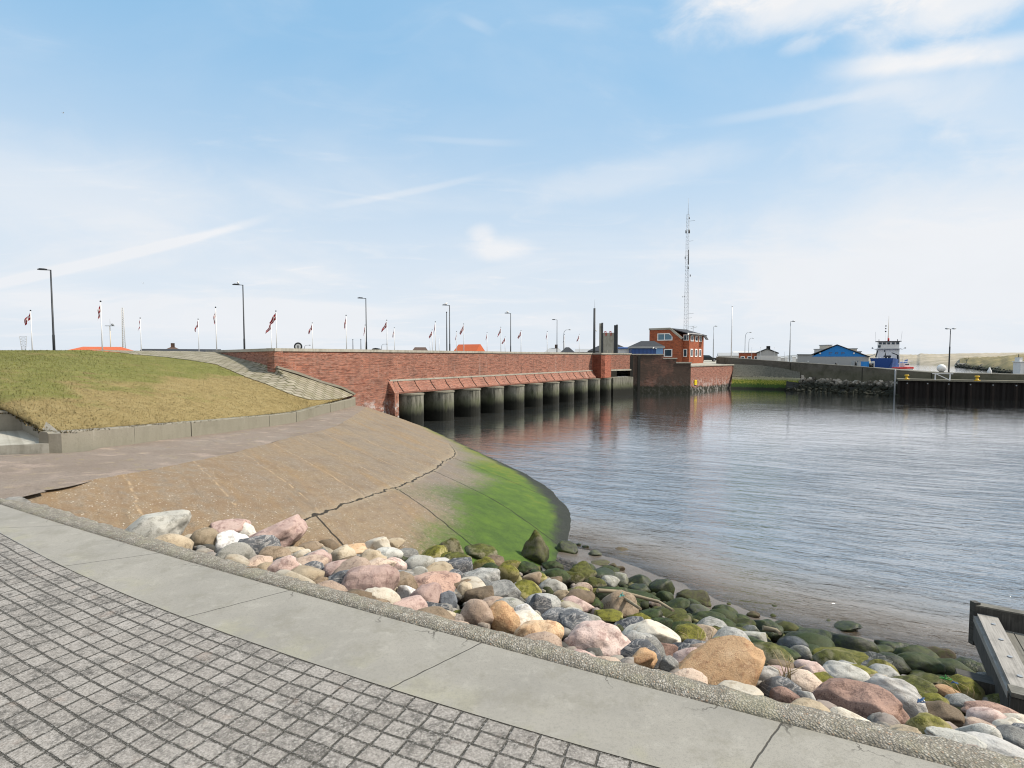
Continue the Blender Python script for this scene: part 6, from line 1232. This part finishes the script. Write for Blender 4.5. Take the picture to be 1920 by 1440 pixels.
# ------------------------------------------------------------------ timber platform at the water
def mat_wood(name, a, b, c3):
    g = new_mat(name); u = g.uv(); x, y, _ = g.sep(u); p = g.obj(); gr = g.noise(g.comb(g.m('MULTIPLY', y, 1.5), g.m('MULTIPLY', x, 34.0), 0), 1.0, 6, .7, .4); n = g.noise(p, 3, 5, .65)
    c = g.ramp(gr, [(.3, a), (.5, b), (.7, c3)]); c = g.mix(g.m('MULTIPLY', g.mr(n, .5, .7), .5), c, tuple(q*.5 for q in a)); return fin(g, c, .85, g.bump(gr, .5, .01))
def build_platform():
    Wl_ = mat_wood('weathered_light_wood', (.20,.19,.175), (.30,.285,.26), (.38,.36,.33)); Wd = mat_wood('weathered_dark_wood', (.035,.034,.031), (.065,.063,.058), (.11,.105,.095)); Wk = mat_wood('deck_wood', (.10,.097,.085), (.155,.15,.13), (.21,.20,.175))
    zt = 1.75; A = onz(1826, 1146, zt); B = onz(1889, 1284, zt); e = (B-A); L = e.length; e.normalize(); s = Vector((-e.y, e.x, 0)); s = s if s.x > 0 else -s
    t = thing('timber_platform', 'weathered timber platform with bolted edge plank beside the boulders at the water', 'platform', A)
    def bx(nm, c0, c1, w, h, mat, par=t): m = MB(); m.bar(c0, c1, w, h); o = m.build(nm, mat, par); o.data.transform(Matrix.Translation(-A)); return o
    Zz = lambda z: Vector((0,0,z))
    ep = bx('edge_plank', A+e*.06+s*.17+Zz(-.04), B+s*.17+Zz(-.04), .27, .075, Wl_)
    for k in range(4): m = MB(); c = A+e*(L*(.17+.23*k))+s*.19+Zz(.0); m.tube([c, c+Zz(.012)], [.032,.03], 10); o = m.build('bolt', M_galv, ep); o.data.transform(Matrix.Translation(-A))
    bx('side_beam', A-e*.05+s*.045+Zz(-.30), B+e*.06+s*.045+Zz(-.30), .085, .42, Wd); bx('side_rail', A+s*.02+Zz(-.12), B+e*.03+s*.02+Zz(-.12), .05, .10, Wl_)
    bx('far_beam', A-e*.02+s*.0+Zz(-.06), A-e*.02+s*4+Zz(-.06), .09, .32, Wd); bx('far_rail', A-e*.06+Zz(.10), A-e*.06+s*4+Zz(.10), .16, .05, Wk); bx('corner_post', A+s*.02-e*.04+Zz(-.6), A+s*.02-e*.04+Zz(.16), .10, .10, Wd)
    for k in range(22):
        c = s*(.42+k*.155); bx('deck_plank', A+e*.10+c+Zz(-.20), B-e*.02+c+Zz(-.20), .142, .035, Wk)
    bx('near_plank', B+e*.10+s*.0+Zz(-.02), B+e*.10+s*4+Zz(-.02), .22, .06, Wk); bx('near_beam', B+e*.15+Zz(-.30), B+e*.15+s*4+Zz(-.30), .09, .46, Wd); bx('near_board', B+e*.12+Zz(-.8), B+e*.12+s*4+Zz(-.8), .08, .45, Wd)
    bx('cross_beam', A+e*L*.66-s*.42+Zz(-.52), A+e*L*.66+s*2+Zz(-.52), .24, .26, Wd)
    for a, b in ((.12,.3),(.12,2.4),(.95,.3),(.95,2.4)): bx('support_post', A+e*L*a+s*b+Zz(-2.2), A+e*L*a+s*b+Zz(-.4), .2, .2, Wd)
build_platform()
# ------------------------------------------------------------------ driftwood, rope and dry stalks among the boulders
M_stick = mat_wood('drift_wood', (.20,.16,.10), (.32,.27,.19), (.42,.37,.28))
def stick(pp, r, label):
    P = []
    for px, py in pp: v, _ = place(px, py+6, .05); P.append(v+Vector((0,0,.22)))
    o = thing('driftwood_stick', label, 'stick', P[0], 0, 'driftwood sticks'); m = MB(); m.tube(P, [r*(1-.5*k/len(P)) for k in range(len(P))], 7); m.build('wood', M_stick, o, P[0])
stick([(1120,1121),(1160,1123),(1190,1130),(1235,1142),(1262,1160)], .045, 'long bent pale driftwood stick lying over the mossy boulders'); stick([(1160,1131),(1180,1143),(1201,1158)], .04, 'short straight pale driftwood stick below the long bent one'); stick([(1430,1192),(1455,1197),(1462,1203)], .05, 'short pale driftwood piece before the wet black boulders')
M_teal = paint('rope_teal', (.05,.30,.28), .7); M_ropeb = paint('rope_blue', (.04,.09,.19), .7); M_ropeg = paint('rope_green', (.06,.25,.06), .7)
def rope(px, py, mt, label, seed, s=1.0):
    v, _ = place(px, py, .05); v += Vector((0,0,.28)); o = thing('rope_scrap', label, 'rope', v); r = random.Random(seed); P = [Vector((0,0,0))]
    for k in range(16): P.append(Vector((r.gauss(0,.085)*s, r.gauss(0,.06)*s, abs(r.gauss(0,.05))*s)))
    Q = [cat(P, i*.33) for i in range(int((len(P)-1)/.33))]; m = MB(); m.tube(Q, .011, 5); m.build('rope_strand', mt, o)
    o.scale = (.42, .42, .42)
rope(1165, 1144, M_teal, 'scrap of teal netting rope beside the yellow mossy stone', 1, 1.3); rope(1773, 1312, M_ropeg, 'tangle of green rope between boulders near the timber platform', 2, .8); rope(1787, 1320, M_ropeb, 'tangle of blue rope next to the green rope near the platform', 3, .7); rope(1722, 1370, M_ropeb, 'blue rope scrap wedged under the white boulder near the edging', 4, .7)
M_straw = paint('dry_straw', (.36,.28,.15), .9, .2)
def straw(px, py, label, n, h, seed):
    v, _ = place(px, py, .02); v += Vector((0,0,.05)); o = thing('dry_stalks', label, 'dry plant', v); m = MB(); r = random.Random(seed)
    for k in range(n): a = Vector((r.gauss(0,.07), r.gauss(0,.05), 0)); l = Vector((r.gauss(0,.16), r.gauss(0,.1), r.uniform(.5,1)*h)); m.tube([a, a+l*.5+Vector((r.gauss(0,.03),0,.03)), a+l], [.006,.005,.002], 4)
    m.build('stems', M_straw, o)
straw(1470, 1288, 'sparse dry straw stalks between the white and pink boulders', 9, .38, 1); straw(1310, 1213, 'few dry stalks before the yellow mossy boulder', 6, .28, 2); straw(1812, 1318, 'single dry stalks on the grey stone near the platform', 4, .3, 3)
